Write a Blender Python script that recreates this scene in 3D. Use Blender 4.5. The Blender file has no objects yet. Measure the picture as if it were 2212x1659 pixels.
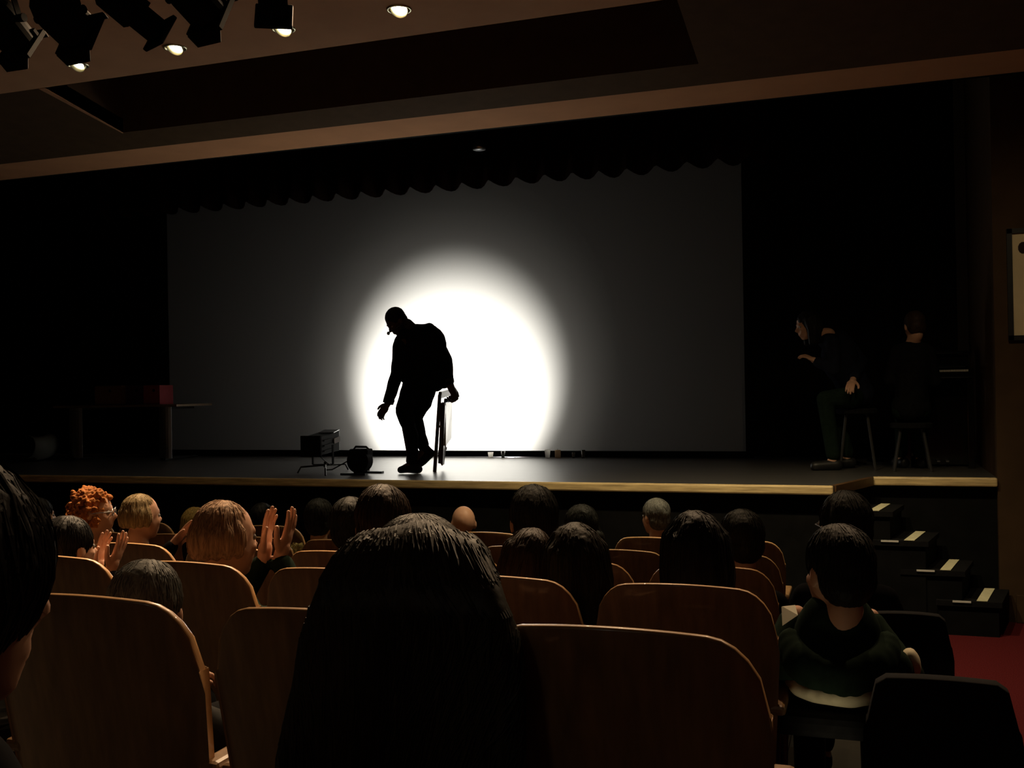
import bpy, bmesh, math, random
import numpy as np
from mathutils import Vector, Matrix, noise as mnoise
random.seed(7)
sc = bpy.context.scene
C = sc.collection
V = Vector
# ------------------------------------------------------------------ camera
FPX, CX, CY = 2200.0, 1106.0, 829.5
CAM = V((0, 0, 1.75))
YAW, PITCH, ROLL = math.radians(18.94), math.radians(0.352), math.radians(0.99)
f0 = V((-math.sin(YAW), math.cos(YAW), 0)); r0 = V((math.cos(YAW), math.sin(YAW), 0)); u0 = V((0, 0, 1))
FWD = f0 * math.cos(PITCH) + u0 * math.sin(PITCH)
UPP = u0 * math.cos(PITCH) - f0 * math.sin(PITCH)
RGT = r0 * math.cos(ROLL) - UPP * math.sin(ROLL)
UPV = r0 * math.sin(ROLL) + UPP * math.cos(ROLL)
cd = bpy.data.cameras.new('camera'); co = bpy.data.objects.new('camera', cd); C.objects.link(co)
co.matrix_world = Matrix(((RGT.x, UPV.x, -FWD.x, CAM.x), (RGT.y, UPV.y, -FWD.y, CAM.y), (RGT.z, UPV.z, -FWD.z, CAM.z), (0, 0, 0, 1)))
cd.sensor_width = 36; cd.lens = 36 * FPX / 2212; cd.clip_start = 0.05
sc.camera = co


def at(px, py, Y=None, Z=None):
    """the point of the hall seen at a pixel of the photograph, on the plane Y = const (parallel to the stage) or Z = const"""
    d = FWD + RGT * ((px - CX) / FPX) - UPV * ((py - CY) / FPX)
    t = (Y - CAM.y) / d.y if Y is not None else (Z - CAM.z) / d.z
    return CAM + d * t


# ------------------------------------------------------------------ world, exposure
w = bpy.data.worlds.new('world'); sc.world = w; w.use_nodes = True
w.node_tree.nodes['Background'].inputs[0].default_value = (0, 0, 0, 1)
w.node_tree.nodes['Background'].inputs[1].default_value = 0
sc.view_settings.view_transform = 'Standard'; sc.view_settings.look = 'None'
sc.view_settings.exposure = 0; sc.view_settings.gamma = 1; sc.view_settings.use_curve_mapping = False
sc.cycles.sample_clamp_indirect = 4.0
sc.cycles.max_bounces = 8


def lamp(name, kind, loc, energy, color, aim=None, size=None, blend=None, radius=0.03):
    ld = bpy.data.lights.new(name, kind); o = bpy.data.objects.new(name, ld); C.objects.link(o)
    o.location = loc; ld.energy = energy; ld.color = color; ld.shadow_soft_size = radius
    if kind == 'SPOT':
        ld.spot_size = math.radians(size); ld.spot_blend = blend
    if aim is not None:
        o.rotation_euler = (V(aim) - V(loc)).to_track_quat('-Z', 'Y').to_euler()
    return o


WARM = (1.0, 0.78, 0.46)
STAGE_Z, SCREEN_Y, EDGE_Y, RECESS_Y, CEIL_Z = 1.03, 10.4, 7.6, 8.4, 4.2
# spotlight behind the translucent screen; halo and spill lamps added for its soft falloff
SPOT_C = at(979, 845, Y=SCREEN_Y)
REAR = SPOT_C + V((0.0, 1.9, -0.58))
lamp('rear_spotlight', 'SPOT', REAR, 860, (1.0, 0.97, 0.90), aim=SPOT_C + V((0, 0, -0.07)), size=70, blend=0.62, radius=0.04)
lamp('added_halo_light', 'SPOT', REAR, 90, (1.0, 0.95, 0.86), aim=SPOT_C + V((0, 0, -0.12)), size=90, blend=1.0, radius=0.04)
lamp('added_spill_light', 'POINT', SPOT_C + V((-0.12, 0.95, -0.12)), 10, (1.0, 0.95, 0.87), radius=0.15)
# downlights of the hall ceiling: (pixel x, pixel y, watts); those past the frame run on to the right
DOWN = [(167, 140, 6), (378, 103, 13), (612, 62, 20), (862, 20, 24), (1148, -20, 60), (1452, -62, 250), (1780, -120, 105), (2110, -185, 44)]
# a second row of tilted downlights, nearer the camera and out of the frame, aimed back at the seats
for i, x in enumerate((-5.2, -3.9, -2.6, -1.3, 0.0, 1.2)):
    lamp('rear_downlight', 'SPOT', (x, 5.2, CEIL_Z - 0.03), (820, 980, 760, 230, 130, 210)[i], (1.0, 0.68, 0.40), aim=(x, 2.4, 1.0), size=62, blend=1.0, radius=0.05)


# dim lamp added behind the camera to brighten seat backs; low aisle step light
lamp('added_rear_fill', 'POINT', (-1.5, -2.1, 3.7), 5.5, (0.90, 0.94, 0.80), radius=0.3)
lamp('aisle_step_light', 'SPOT', (0.02, 2.40, 0.62), 2.4, (1.0, 0.84, 0.52), aim=(0.03, 2.88, 0.95), size=58, blend=0.6, radius=0.03)

# ------------------------------------------------------------------ helpers


def mat(name, col, rough=0.6, spec=0.3, metal=0.0, var=0.0, scale=8.0, stretch=(1, 1, 1), bump=0.0, emit=None, trans=0.0, coat=0.0):
    m = bpy.data.materials.new(name); m.use_nodes = True
    nt = m.node_tree; b = nt.nodes['Principled BSDF']
    b.inputs['Base Color'].default_value = (*col, 1); b.inputs['Roughness'].default_value = rough
    b.inputs['Specular IOR Level'].default_value = spec; b.inputs['Metallic'].default_value = metal
    b.inputs['Coat Weight'].default_value = coat
    tc = nt.nodes.new('ShaderNodeTexCoord'); mp = nt.nodes.new('ShaderNodeMapping'); nz = nt.nodes.new('ShaderNodeTexNoise')
    mp.inputs['Scale'].default_value = stretch; nz.inputs['Scale'].default_value = scale; nz.inputs['Detail'].default_value = 5
    nt.links.new(tc.outputs['Object'], mp.inputs[0]); nt.links.new(mp.outputs[0], nz.inputs[0])
    if var > 0:
        r = nt.nodes.new('ShaderNodeValToRGB')
        r.color_ramp.elements[0].position = 0.3; r.color_ramp.elements[1].position = 0.7
        r.color_ramp.elements[0].color = (*[max(0, c * (1 - var)) for c in col], 1)
        r.color_ramp.elements[1].color = (*[min(1, c * (1 + var)) for c in col], 1)
        nt.links.new(nz.outputs[0], r.inputs[0]); nt.links.new(r.outputs[0], b.inputs['Base Color'])
    if bump > 0:
        bp = nt.nodes.new('ShaderNodeBump'); bp.inputs['Strength'].default_value = bump; bp.inputs['Distance'].default_value = 0.01
        nt.links.new(nz.outputs[0], bp.inputs['Height']); nt.links.new(bp.outputs[0], b.inputs['Normal'])
    if emit:
        b.inputs['Emission Color'].default_value = (*emit[0], 1); b.inputs['Emission Strength'].default_value = emit[1]
    b.inputs['Transmission Weight'].default_value = trans
    return m


def tag(o, label=None, cat=None, group=None, kind=None):
    if label: o['label'] = label
    if cat: o['category'] = cat
    if group: o['group'] = group
    if kind: o['kind'] = kind
    return o


def empty(name, loc, label=None, cat=None, group=None):
    o = bpy.data.objects.new(name, None); C.objects.link(o); o.location = loc; o.empty_display_size = 0.1
    return tag(o, label, cat, group)


def link_mesh(name, me, m, parent=None, origin=None, smooth=True):
    """link a mesh given in world coordinates (or in the parent's own, when origin is None and the parent sits at zero)"""
    if origin is not None:
        me.transform(Matrix.Translation(-V(origin)))
    o = bpy.data.objects.new(name, me); C.objects.link(o)
    for mm in (m if isinstance(m, (list, tuple)) else [m]):
        if mm: me.materials.append(mm)
    if parent: o.parent = parent
    elif origin is not None: o.location = origin
    if smooth and len(me.polygons): me.polygons.foreach_set('use_smooth', [True] * len(me.polygons))
    return o


class MB:
    """collects solids and links them as one mesh object"""

    def __init__(s): s.v = []; s.f = []

    def add(s, vs, fs):
        n = len(s.v); s.v += [tuple(v) for v in vs]; s.f += [tuple(i + n for i in f) for f in fs]; return s

    def box(s, c, d, R=None):
        R = R or Matrix.Identity(3); c = V(c)
        vs = [c + R @ V((sx * d[0] / 2, sy * d[1] / 2, sz * d[2] / 2)) for sx in (-1, 1) for sy in (-1, 1) for sz in (-1, 1)]
        return s.add(vs, [(0, 1, 3, 2), (4, 6, 7, 5), (0, 4, 5, 1), (2, 3, 7, 6), (0, 2, 6, 4), (1, 5, 7, 3)])

    def hexa(s, a, b):
        """solid between quad a and quad b (four points each, same order)"""
        return s.add(list(a) + list(b), [(3, 2, 1, 0), (4, 5, 6, 7), (0, 1, 5, 4), (1, 2, 6, 5), (2, 3, 7, 6), (3, 0, 4, 7)])

    def bar(s, p, q, wd, th, side=(0, 0, 1)):
        p, q = V(p), V(q); d = (q - p).normalized(); a = d.cross(V(side))
        if a.length < 1e-4: a = d.cross(V((1, 0, 0)))
        a.normalize(); b = a.cross(d).normalized()
        R = Matrix((a, b, d)).transposed()
        return s.box((p + q) / 2, (wd, th, (q - p).length), R)

    def cone(s, p, q, ra, rb, n=16, caps=True):
        p, q = V(p), V(q); d = (q - p).normalized(); a = d.orthogonal().normalized(); b = d.cross(a)
        vs = []
        for c, r in ((p, ra), (q, rb)):
            for i in range(n):
                t = 2 * math.pi * i / n; vs.append(c + (a * math.cos(t) + b * math.sin(t)) * r)
        fs = [(i, (i + 1) % n, n + (i + 1) % n, n + i) for i in range(n)]
        if caps: fs += [tuple(reversed(range(n))), tuple(range(n, 2 * n))]
        return s.add(vs, fs)

    def lathe(s, c, prof, axis=(0, 0, 1), n=20, caps=True):
        c = V(c); d = V(axis).normalized(); a = d.orthogonal().normalized(); b = d.cross(a); vs = []; fs = []
        for h, r in prof:
            for i in range(n):
                t = 2 * math.pi * i / n; vs.append(c + d * h + (a * math.cos(t) + b * math.sin(t)) * max(r, 1e-4))
        for k in range(len(prof) - 1):
            for i in range(n):
                j = (i + 1) % n; fs.append((k * n + i, k * n + j, (k + 1) * n + j, (k + 1) * n + i))
        if caps: fs += [tuple(reversed(range(n))), tuple(range((len(prof) - 1) * n, len(prof) * n))]
        return s.add(vs, fs)

    def tube(s, pts, r, n=8):
        pts = [V(p) for p in pts]; vs = []; fs = []; prev = None
        for k, p in enumerate(pts):
            d = (pts[min(k + 1, len(pts) - 1)] - pts[max(k - 1, 0)]).normalized()
            a = d.orthogonal().normalized() if prev is None else (prev - d * prev.dot(d)).normalized()
            prev = a; b = d.cross(a); rr = r[k] if isinstance(r, (list, tuple)) else r
            for i in range(n):
                t = 2 * math.pi * i / n; vs.append(p + (a * math.cos(t) + b * math.sin(t)) * rr)
        for k in range(len(pts) - 1):
            for i in range(n):
                j = (i + 1) % n; fs.append((k * n + i, k * n + j, (k + 1) * n + j, (k + 1) * n + i))
        fs += [tuple(reversed(range(n))), tuple(range((len(pts) - 1) * n, len(pts) * n))]
        return s.add(vs, fs)

    def prism(s, poly, dvec):
        poly = [V(p) for p in poly]; dv = V(dvec); n = len(poly)
        return s.add(poly + [p + dv for p in poly], [tuple(reversed(range(n))), tuple(range(n, 2 * n))] + [(i, (i + 1) % n, n + (i + 1) % n, n + i) for i in range(n)])

    def ell(s, c, r, R=None, nu=14, nv=9):
        c = V(c); R = R or Matrix.Identity(3); vs = [c + R @ V((0, 0, -r[2]))]; fs = []
        for k in range(1, nv):
            ph = -math.pi / 2 + math.pi * k / nv
            for i in range(nu):
                t = 2 * math.pi * i / nu
                vs.append(c + R @ V((r[0] * math.cos(ph) * math.cos(t), r[1] * math.cos(ph) * math.sin(t), r[2] * math.sin(ph))))
        vs.append(c + R @ V((0, 0, r[2]))); top = len(vs) - 1
        for i in range(nu):
            j = (i + 1) % nu; fs.append((0, 1 + j, 1 + i))
            for k in range(nv - 2):
                a = 1 + k * nu; fs.append((a + i, a + j, a + nu + j, a + nu + i))
            a = 1 + (nv - 2) * nu; fs.append((a + i, a + j, top))
        return s.add(vs, fs)

    def cap(s, p, q, ra, rb=None, n=12):
        """tapered capsule"""
        rb = ra if rb is None else rb; p, q = V(p), V(q); d = q - p; L = d.length; d = d.normalized() if L > 1e-6 else V((0, 0, 1))
        prof = [(-ra * math.cos(t), ra * math.sin(t)) for t in (0.02, 0.5, 1.0, 1.57)] + [(L + rb * math.sin(t), rb * math.cos(t)) for t in (0, 0.55, 1.05, 1.55)]
        return s.lathe(p, prof, d, n)

    def chain(s, pts, rs):
        for i in range(len(pts) - 1): s.cap(pts[i], pts[i + 1], rs[i], rs[i + 1])
        return s

    def mesh(s, name='m'):
        me = bpy.data.meshes.new(name); me.from_pydata(s.v, [], s.f); me.update(); return me

    def build(s, name, m, parent=None, origin=None, bevel=0.0, smooth=False, seg=2):
        if parent is not None and origin is None: origin = wloc(parent)
        me = s.mesh(name)
        bm = bmesh.new(); bm.from_mesh(me); bmesh.ops.recalc_face_normals(bm, faces=bm.faces); bm.to_mesh(me); bm.free()
        o = link_mesh(name, me, m, parent, origin, smooth)
        if bevel > 0:
            md = o.modifiers.new('bevel', 'BEVEL'); md.width = bevel; md.segments = seg; md.limit_method = 'ANGLE'; md.angle_limit = 0.6
        return o


def wloc(o):
    p = V((0, 0, 0))
    while o is not None:
        p += V(o.location); o = o.parent
    return p


def remesh(mb, voxel, smooth=4, fac=0.5):
    """one continuous skin around the collected solids"""
    me = mb.mesh('tmp'); o = bpy.data.objects.new('tmp', me); C.objects.link(o)
    md = o.modifiers.new('r', 'REMESH'); md.mode = 'VOXEL'; md.voxel_size = voxel; md.use_smooth_shade = True
    if smooth:
        sm = o.modifiers.new('s', 'SMOOTH'); sm.factor = fac; sm.iterations = smooth
    dg = bpy.context.evaluated_depsgraph_get(); dg.update()
    out = bpy.data.meshes.new_from_object(o.evaluated_get(dg))
    bpy.data.objects.remove(o); bpy.data.meshes.remove(me)
    return out


def displace(me, amp, scale, seed=0.0, fn=None):
    n = len(me.vertices); co_ = np.empty(n * 3); no_ = np.empty(n * 3)
    me.vertices.foreach_get('co', co_); me.vertex_normals.foreach_get('vector', no_)
    co_ = co_.reshape(-1, 3); no_ = no_.reshape(-1, 3)
    q = co_ * np.array(scale) + np.array((seed * 3.1, seed * 1.7, seed * 5.3))
    k = np.array([mnoise.noise(p) for p in q.tolist()]) * amp
    if fn: k *= np.array([fn(p) for p in co_.tolist()])
    me.vertices.foreach_set('co', (co_ + no_ * k[:, None]).ravel()); me.update()


def join_into(me, other, M, mi=0):
    """append mesh other (placed by M) to mesh me, with material index mi"""
    bm = bmesh.new(); bm.from_mesh(me); n = len(bm.faces)
    o2 = other.copy(); o2.transform(M); bm.from_mesh(o2); bpy.data.meshes.remove(o2)
    bm.faces.ensure_lookup_table()
    if mi:
        for f in bm.faces[n:]: f.material_index = mi
    bm.to_mesh(me); bm.free(); me.update()


def struct(o): return tag(o, kind='structure')


# ------------------------------------------------------------------ materials
M = {}
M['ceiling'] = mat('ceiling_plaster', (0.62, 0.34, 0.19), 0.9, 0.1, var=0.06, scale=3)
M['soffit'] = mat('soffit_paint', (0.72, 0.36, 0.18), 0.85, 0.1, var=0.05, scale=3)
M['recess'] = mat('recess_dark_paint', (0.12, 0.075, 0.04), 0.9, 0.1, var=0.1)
M['wall'] = mat('brown_wall', (0.07, 0.042, 0.022), 0.85, 0.15, var=0.12, scale=5)
M['black'] = mat('black_paint', (0.008, 0.008, 0.008), 0.9, 0.05, var=0.2)
M['drape'] = mat('black_drape', (0.010, 0.009, 0.008), 1.0, 0.0, var=0.2, scale=20)
M['valance'] = mat('dark_red_drape', (0.020, 0.010, 0.008), 1.0, 0.02, var=0.2, scale=20)
M['carpet'] = mat('red_carpet', (0.11, 0.017, 0.019), 1.0, 0.0, var=0.35, scale=160, bump=0.4)
M['floor'] = mat('dark_floor_boards', (0.022, 0.017, 0.012), 0.7, 0.3, var=0.2, scale=6, stretch=(1, 8, 1))
M['stage'] = mat('stage_floor_varnish', (0.062, 0.060, 0.057), 0.34, 1.0, var=0.25, scale=5, stretch=(0.4, 6, 1), bump=0.03)
M['nosing'] = mat('gold_wood_nosing', (0.80, 0.60, 0.30), 0.36, 0.6, var=0.3, scale=9, stretch=(0.6, 4, 6), bump=0.05)
M['seatwood'] = mat('seat_plywood', (0.33, 0.19, 0.09), 0.34, 0.5, var=0.25, scale=7, stretch=(6, 6, 0.7), coat=0.3)
M['seatedge'] = mat('pale_plywood_edge', (0.74, 0.43, 0.19), 0.36, 0.5, var=0.12, scale=30, coat=0.4)
M['seatfabric'] = mat('seat_red_fabric', (0.035, 0.009, 0.009), 0.95, 0.05, var=0.2, scale=60)
M['seatmetal'] = mat('seat_dark_metal', (0.03, 0.03, 0.03), 0.5, 0.4, var=0.1)
M['blackmetal'] = mat('black_metal', (0.014, 0.014, 0.014), 0.45, 0.45, var=0.2, scale=20)
M['softblack'] = mat('black_upholstery', (0.010, 0.010, 0.011), 0.9, 0.1, var=0.2, scale=40)
M['fixture'] = mat('black_fixture_paint', (0.007, 0.007, 0.007), 0.85, 0.05, var=0.2, scale=20)
M['steel'] = mat('brushed_steel', (0.42, 0.43, 0.44), 0.35, 0.5, metal=1.0, var=0.1, scale=40, stretch=(1, 1, 0.05))
M['tabletop'] = mat('table_laminate', (0.25, 0.18, 0.12), 0.35, 0.5, var=0.15, scale=6)
M['card'] = mat('brown_cardboard', (0.24, 0.13, 0.06), 0.9, 0.1, var=0.1)
M['redbox'] = mat('red_box_card', (0.32, 0.06, 0.07), 0.8, 0.2, var=0.1)
M['paper'] = mat('white_paper', (0.80, 0.78, 0.62), 0.8, 0.2, var=0.05)
M['strip'] = mat('pale_grip_strip', (0.85, 0.82, 0.55), 0.6, 0.3, var=0.12, scale=30)
M['beige'] = mat('beige_wax', (0.62, 0.50, 0.36), 0.5, 0.4, var=0.1)
M['white'] = mat('white_ceramic', (0.75, 0.74, 0.70), 0.35, 0.5, var=0.05)
M['glass'] = mat('clear_glass', (0.9, 0.92, 0.9), 0.05, 0.5, trans=0.9)
M['chairwood'] = mat('folding_chair_wood', (0.10, 0.065, 0.04), 0.3, 0.5, var=0.2, scale=12, stretch=(5, 5, 0.6))
M['chairseat'] = mat('folding_chair_pale_panel', (0.80, 0.76, 0.68), 0.12, 0.6, var=0.10, scale=14, stretch=(6, 6, 0.4))
M['pale'] = mat('pale_plastic', (0.15, 0.16, 0.14), 0.5, 0.4, var=0.08)
M['reflector'] = mat('downlight_reflector', (0.80, 0.76, 0.52), 0.3, 0.5, metal=0.85, var=0.05)
M['bulb'] = mat('downlight_bulb', (1, 1, 1), 0.4, emit=((1.0, 0.95, 0.78), 22))
M['bulbdim'] = mat('downlight_bulb_dim', (1, 1, 1), 0.4, emit=((1.0, 0.97, 0.85), 6))
M['piano'] = mat('black_piano_lacquer', (0.006, 0.006, 0.006), 0.12, 0.5, var=0.1)
M['ivory'] = mat('piano_ivory', (0.5, 0.48, 0.42), 0.35, 0.5, var=0.05)
M['print'] = mat('poster_sheet', (0.80, 0.66, 0.42), 0.7, 0.2, var=0.10, scale=4)
M['ink'] = mat('poster_ink', (0.04, 0.025, 0.02), 0.8, 0.1, var=0.2)
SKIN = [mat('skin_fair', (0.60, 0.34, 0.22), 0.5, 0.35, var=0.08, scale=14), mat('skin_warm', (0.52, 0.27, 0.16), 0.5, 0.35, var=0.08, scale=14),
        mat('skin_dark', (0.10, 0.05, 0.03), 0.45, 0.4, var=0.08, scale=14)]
M['eye'] = mat('eye_white_and_iris', (0.30, 0.28, 0.26), 0.2, 0.5, var=0.1)


def hairmat(name, col, rough=0.55, spec=0.16): return mat(name, col, rough, spec, var=0.45, scale=30, stretch=(5, 5, 0.35), bump=0.10)


H = {'girl': mat('girl_dark_hair', (0.034, 0.031, 0.022), 0.5, 0.2, var=0.45, scale=30, stretch=(5, 5, 0.35), bump=0.06), 'sandy': hairmat('sandy_thin_hair', (0.36, 0.22, 0.13), 0.7), 'darkbrown': hairmat('dark_brown_hair', (0.020, 0.016, 0.010)), 'black': hairmat('black_hair', (0.012, 0.011, 0.010)),
     'brown': hairmat('brown_hair', (0.036, 0.020, 0.011)), 'red': hairmat('red_curly_hair', (0.42, 0.15, 0.035), 0.7), 'blond': hairmat('blond_hair', (0.42, 0.29, 0.09)),
     'grey': hairmat('grey_hair', (0.13, 0.13, 0.115), 0.6), 'greyblond': hairmat('grey_blond_hair', (0.30, 0.22, 0.11), 0.6), 'darkgrey': hairmat('dark_grey_hair', (0.020, 0.020, 0.017), 0.6)}
CL = {'black': mat('black_cloth', (0.010, 0.010, 0.011), 0.95, 0.05, var=0.2, scale=30), 'green': mat('dark_green_cloth', (0.012, 0.022, 0.014), 0.95, 0.05, var=0.2, scale=30),
      'navy': mat('navy_cloth', (0.012, 0.014, 0.024), 0.95, 0.05, var=0.2, scale=30), 'brown': mat('brown_cloth', (0.04, 0.022, 0.012), 0.95, 0.05, var=0.2, scale=30),
      'grey': mat('grey_cloth', (0.05, 0.05, 0.048), 0.95, 0.05, var=0.2, scale=30), 'olive': mat('olive_cloth', (0.16, 0.14, 0.06), 0.95, 0.05, var=0.2, scale=30),
      'cream': mat('cream_cloth', (0.62, 0.56, 0.40), 0.9, 0.1, var=0.1, scale=20), 'fur': mat('fur_trim', (0.42, 0.33, 0.13), 0.9, 0.1, var=0.5, scale=50)}
# translucent cinema screen: lit from behind, it passes and scatters the light
m = bpy.data.materials.new('translucent_screen'); m.use_nodes = True; nt = m.node_tree
for n in list(nt.nodes): nt.nodes.remove(n)
out = nt.nodes.new('ShaderNodeOutputMaterial'); mx = nt.nodes.new('ShaderNodeMixShader'); tr = nt.nodes.new('ShaderNodeBsdfTranslucent'); df = nt.nodes.new('ShaderNodeBsdfDiffuse')
nz = nt.nodes.new('ShaderNodeTexNoise'); nz.inputs['Scale'].default_value = 1.2; rp = nt.nodes.new('ShaderNodeValToRGB')
rp.color_ramp.elements[0].color = (0.78, 0.77, 0.74, 1); rp.color_ramp.elements[1].color = (0.84, 0.83, 0.80, 1)
nt.links.new(nz.outputs[0], rp.inputs[0]); nt.links.new(rp.outputs[0], tr.inputs[0]); df.inputs[0].default_value = (0.3, 0.295, 0.285, 1)
mx.inputs[0].default_value = 0.35
nt.links.new(tr.outputs[0], mx.inputs[1]); nt.links.new(df.outputs[0], mx.inputs[2]); nt.links.new(mx.outputs[0], out.inputs[0])
M['screen'] = m


def thin(name, col, f):
    m = bpy.data.materials.new(name); m.use_nodes = True; nt = m.node_tree; b = nt.nodes['Principled BSDF']; b.inputs['Base Color'].default_value = (*col, 1)
    t = nt.nodes.new('ShaderNodeBsdfTranslucent'); x = nt.nodes.new('ShaderNodeMixShader'); nz = nt.nodes.new('ShaderNodeTexNoise'); nz.inputs['Scale'].default_value = 20
    r = nt.nodes.new('ShaderNodeValToRGB'); r.color_ramp.elements[0].color = (*[c * .9 for c in col], 1); r.color_ramp.elements[1].color = (*col, 1)
    nt.links.new(nz.outputs[0], r.inputs[0]); nt.links.new(r.outputs[0], t.inputs[0]); nt.links.new(r.outputs[0], b.inputs['Base Color'])
    x.inputs[0].default_value = f; nt.links.new(b.outputs[0], x.inputs[1]); nt.links.new(t.outputs[0], x.inputs[2]); nt.links.new(x.outputs[0], nt.nodes['Material Output'].inputs[0])
    return m


M['cup'] = thin('white_translucent_cup', (0.90, 0.88, 0.84), .75); M['wax'] = thin('beige_wax_glow', (0.72, 0.58, 0.42), .5)
# ------------------------------------------------------------------ the hall and the stage
XL, XR, YB, XW = -11.0, 2.7, -2.6, 0.95            # left wall, right wall, rear wall, inner edge of the wall beside the stage


def floor_z(y): return -0.05 if y > 5.6 else -0.05 + (5.6 - y) * 0.119


mb = MB(); prof = [(YB, floor_z(YB)), (5.6, -0.05), (13.4, -0.05)]
for k in range(2):
    (ya, za), (yb, zb) = prof[k], prof[k + 1]
    mb.hexa([(XL, ya, za), (XR, ya, za), (XR, yb, zb), (XL, yb, zb)], [(XL, ya, za - .2), (XR, ya, za - .2), (XR, yb, zb - .2), (XL, yb, zb - .2)])
struct(mb.build('floor', M['floor']))
cx0 = at(2010, 1420, Z=.1).x; mb = MB()
for (ya, za), (yb, zb) in ((prof[0], prof[1]), (prof[1], (8.4, -.05))):
    mb.hexa([(cx0, ya, za), (XR, ya, za), (XR, yb, zb), (cx0, yb, zb)], [(cx0, ya, za + .006), (XR, ya, za + .006), (XR, yb, zb + .006), (cx0, yb, zb + .006)])
struct(mb.build('floor_aisle_carpet', M['carpet']))
struct(MB().box((XL - .1, 5.4, 3), (.2, 16.2, 7)).build('wall_left', M['wall']))
struct(MB().box((XR + .1, 5.4, 3), (.2, 16.2, 7)).build('wall_right', M['wall']))
struct(MB().box((-4.15, YB - .1, 3), (13.9, .2, 7)).build('wall_rear', M['wall']))
struct(MB().box((-4.15, 13.5, 3), (13.9, .2, 7)).build('wall_back', M['black']))
# ceiling over the seats, with the sloping soffit panel and its long lighting slot towards the stage
YS0, YS1, YS2, ZB = 6.4, 7.64, 8.2, 4.0


def zs(y): return CEIL_Z + (ZB - CEIL_Z) * (y - YS0) / (YS1 - YS0)


ceil = struct(MB().box((-4.15, (YB + YS0) / 2, CEIL_Z + .1), (13.7, YS0 - YB, .2)).build('ceiling', M['ceiling']))
cut = MB()
for px, py, wt in DOWN[:5]:
    p = at(px, py, Z=CEIL_Z); cut.cone(p - V((0, 0, .05)), p + V((0, 0, .12)), .066, .066, 24)
cut = cut.build('cutter', M['black'])
bo = ceil.modifiers.new('holes', 'BOOLEAN'); bo.object = cut; bo.solver = 'EXACT'
dg = bpy.context.evaluated_depsgraph_get(); dg.update(); nm = bpy.data.meshes.new_from_object(ceil.evaluated_get(dg))
ceil.modifiers.clear(); ceil.data = nm; bpy.data.objects.remove(cut)
nm.polygons.foreach_set('use_smooth', [False] * len(nm.polygons))
xa, xb, yl = at(97, 208, Y=YS0).x, at(1465, 20, Z=4.15).x, 7.30


def panel(mb, x0, x1, y0, y1): mb.hexa([(x0, y0, zs(y0)), (x1, y0, zs(y0)), (x1, y1, zs(y1)), (x0, y1, zs(y1))], [(x0, y0, zs(y0) + .12), (x1, y0, zs(y0) + .12), (x1, y1, zs(y1) + .12), (x0, y1, zs(y1) + .12)])


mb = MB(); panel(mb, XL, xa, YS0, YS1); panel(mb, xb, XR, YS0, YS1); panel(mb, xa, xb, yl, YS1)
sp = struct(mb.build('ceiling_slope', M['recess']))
mb = MB(); mb.box(((xa + xb) / 2, yl + .05, 4.69), (xb - xa, .1, 1.22)); mb.box(((xa + xb) / 2, YS0 - .05, 4.86), (xb - xa, .1, .9)); 
for x_ in (xa - .1, xb): mb.hexa([(x_, YS0, zs(YS0) + .02), (x_ + .1, YS0, zs(YS0) + .02), (x_ + .1, yl + .1, zs(yl + .1) + .02), (x_, yl + .1, zs(yl + .1) + .02)], [(x_, YS0, 5.3), (x_ + .1, YS0, 5.3), (x_ + .1, yl + .1, 5.3), (x_, yl + .1, 5.3)])
mb.box(((xa + xb) / 2, 6.85, 5.3), (xb - xa + .3, 1.1, .1))
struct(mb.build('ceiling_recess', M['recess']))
struct(MB().hexa([(xa - .06, YS0, zs(YS0) - .004), (xa, YS0, zs(YS0) - .004), (xa, yl, zs(yl) - .004), (xa - .012, yl, zs(yl) - .004)],
                 [(xa - .06, YS0, zs(YS0) + .02), (xa, YS0, zs(YS0) + .02), (xa, yl, zs(yl) + .02), (xa - .012, yl, zs(yl) + .02)]).build('trim_3', M['ceiling']))
struct(MB().box((-4.15, (YS1 + YS2) / 2, ZB + .05), (13.7, YS2 - YS1, .1)).build('ceiling_soffit', M['soffit']))
struct(MB().box((-4.15, YS2 + .06, 4.93), (13.7, .12, 1.82)).build('wall_proscenium', M['black']))
struct(MB().box((-4.15, 9.9, 5.9), (13.9, 7.2, .2)).build('ceiling_stage', M['black']))
mb = MB(); mb.box(((XW + XR) / 2, 8.55, 2.4), (XR - XW, .3, 5.2)); mb.box((XW + .1, 11, 3), (.2, 5, 6.2))
struct(mb.build('wall_stage_right', M['wall']))
struct(MB().box(((XW + XR) / 2 + .06, 8.385, .06), (XR - XW - .1, .03, .2)).build('baseboard_right', M['wall']))
# stage platform: straight front, slanting side, recessed edge behind the stairs
xc = at(1800, 1050, Z=STAGE_Z).x
poly = [(XL, EDGE_Y), (xc, EDGE_Y), (xc + .27, RECESS_Y), (XW, RECESS_Y), (XW, 13.4), (XL, 13.4)]
struct(MB().prism([(x, y, STAGE_Z - .06) for x, y in poly], (0, 0, .06)).build('floor_stage', M['stage']))
fr = [(XL, EDGE_Y + .05), (xc - .04, EDGE_Y + .05), (xc + .24, RECESS_Y + .05), (XW, RECESS_Y + .05), (XW, RECESS_Y + .15), (xc + .1, RECESS_Y + .15), (xc - .16, EDGE_Y + .15), (XL, EDGE_Y + .15)]
struct(MB().prism([(x, y, -.05) for x, y in fr], (0, 0, STAGE_Z - .06 + .05)).build('wall_stage_front', M['black']))
struct(MB().box(((XL + xc) / 2, EDGE_Y - .012, STAGE_Z - .031), (xc - XL, .05, .066)).build('trim_1', M['nosing'], bevel=.012))
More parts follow.
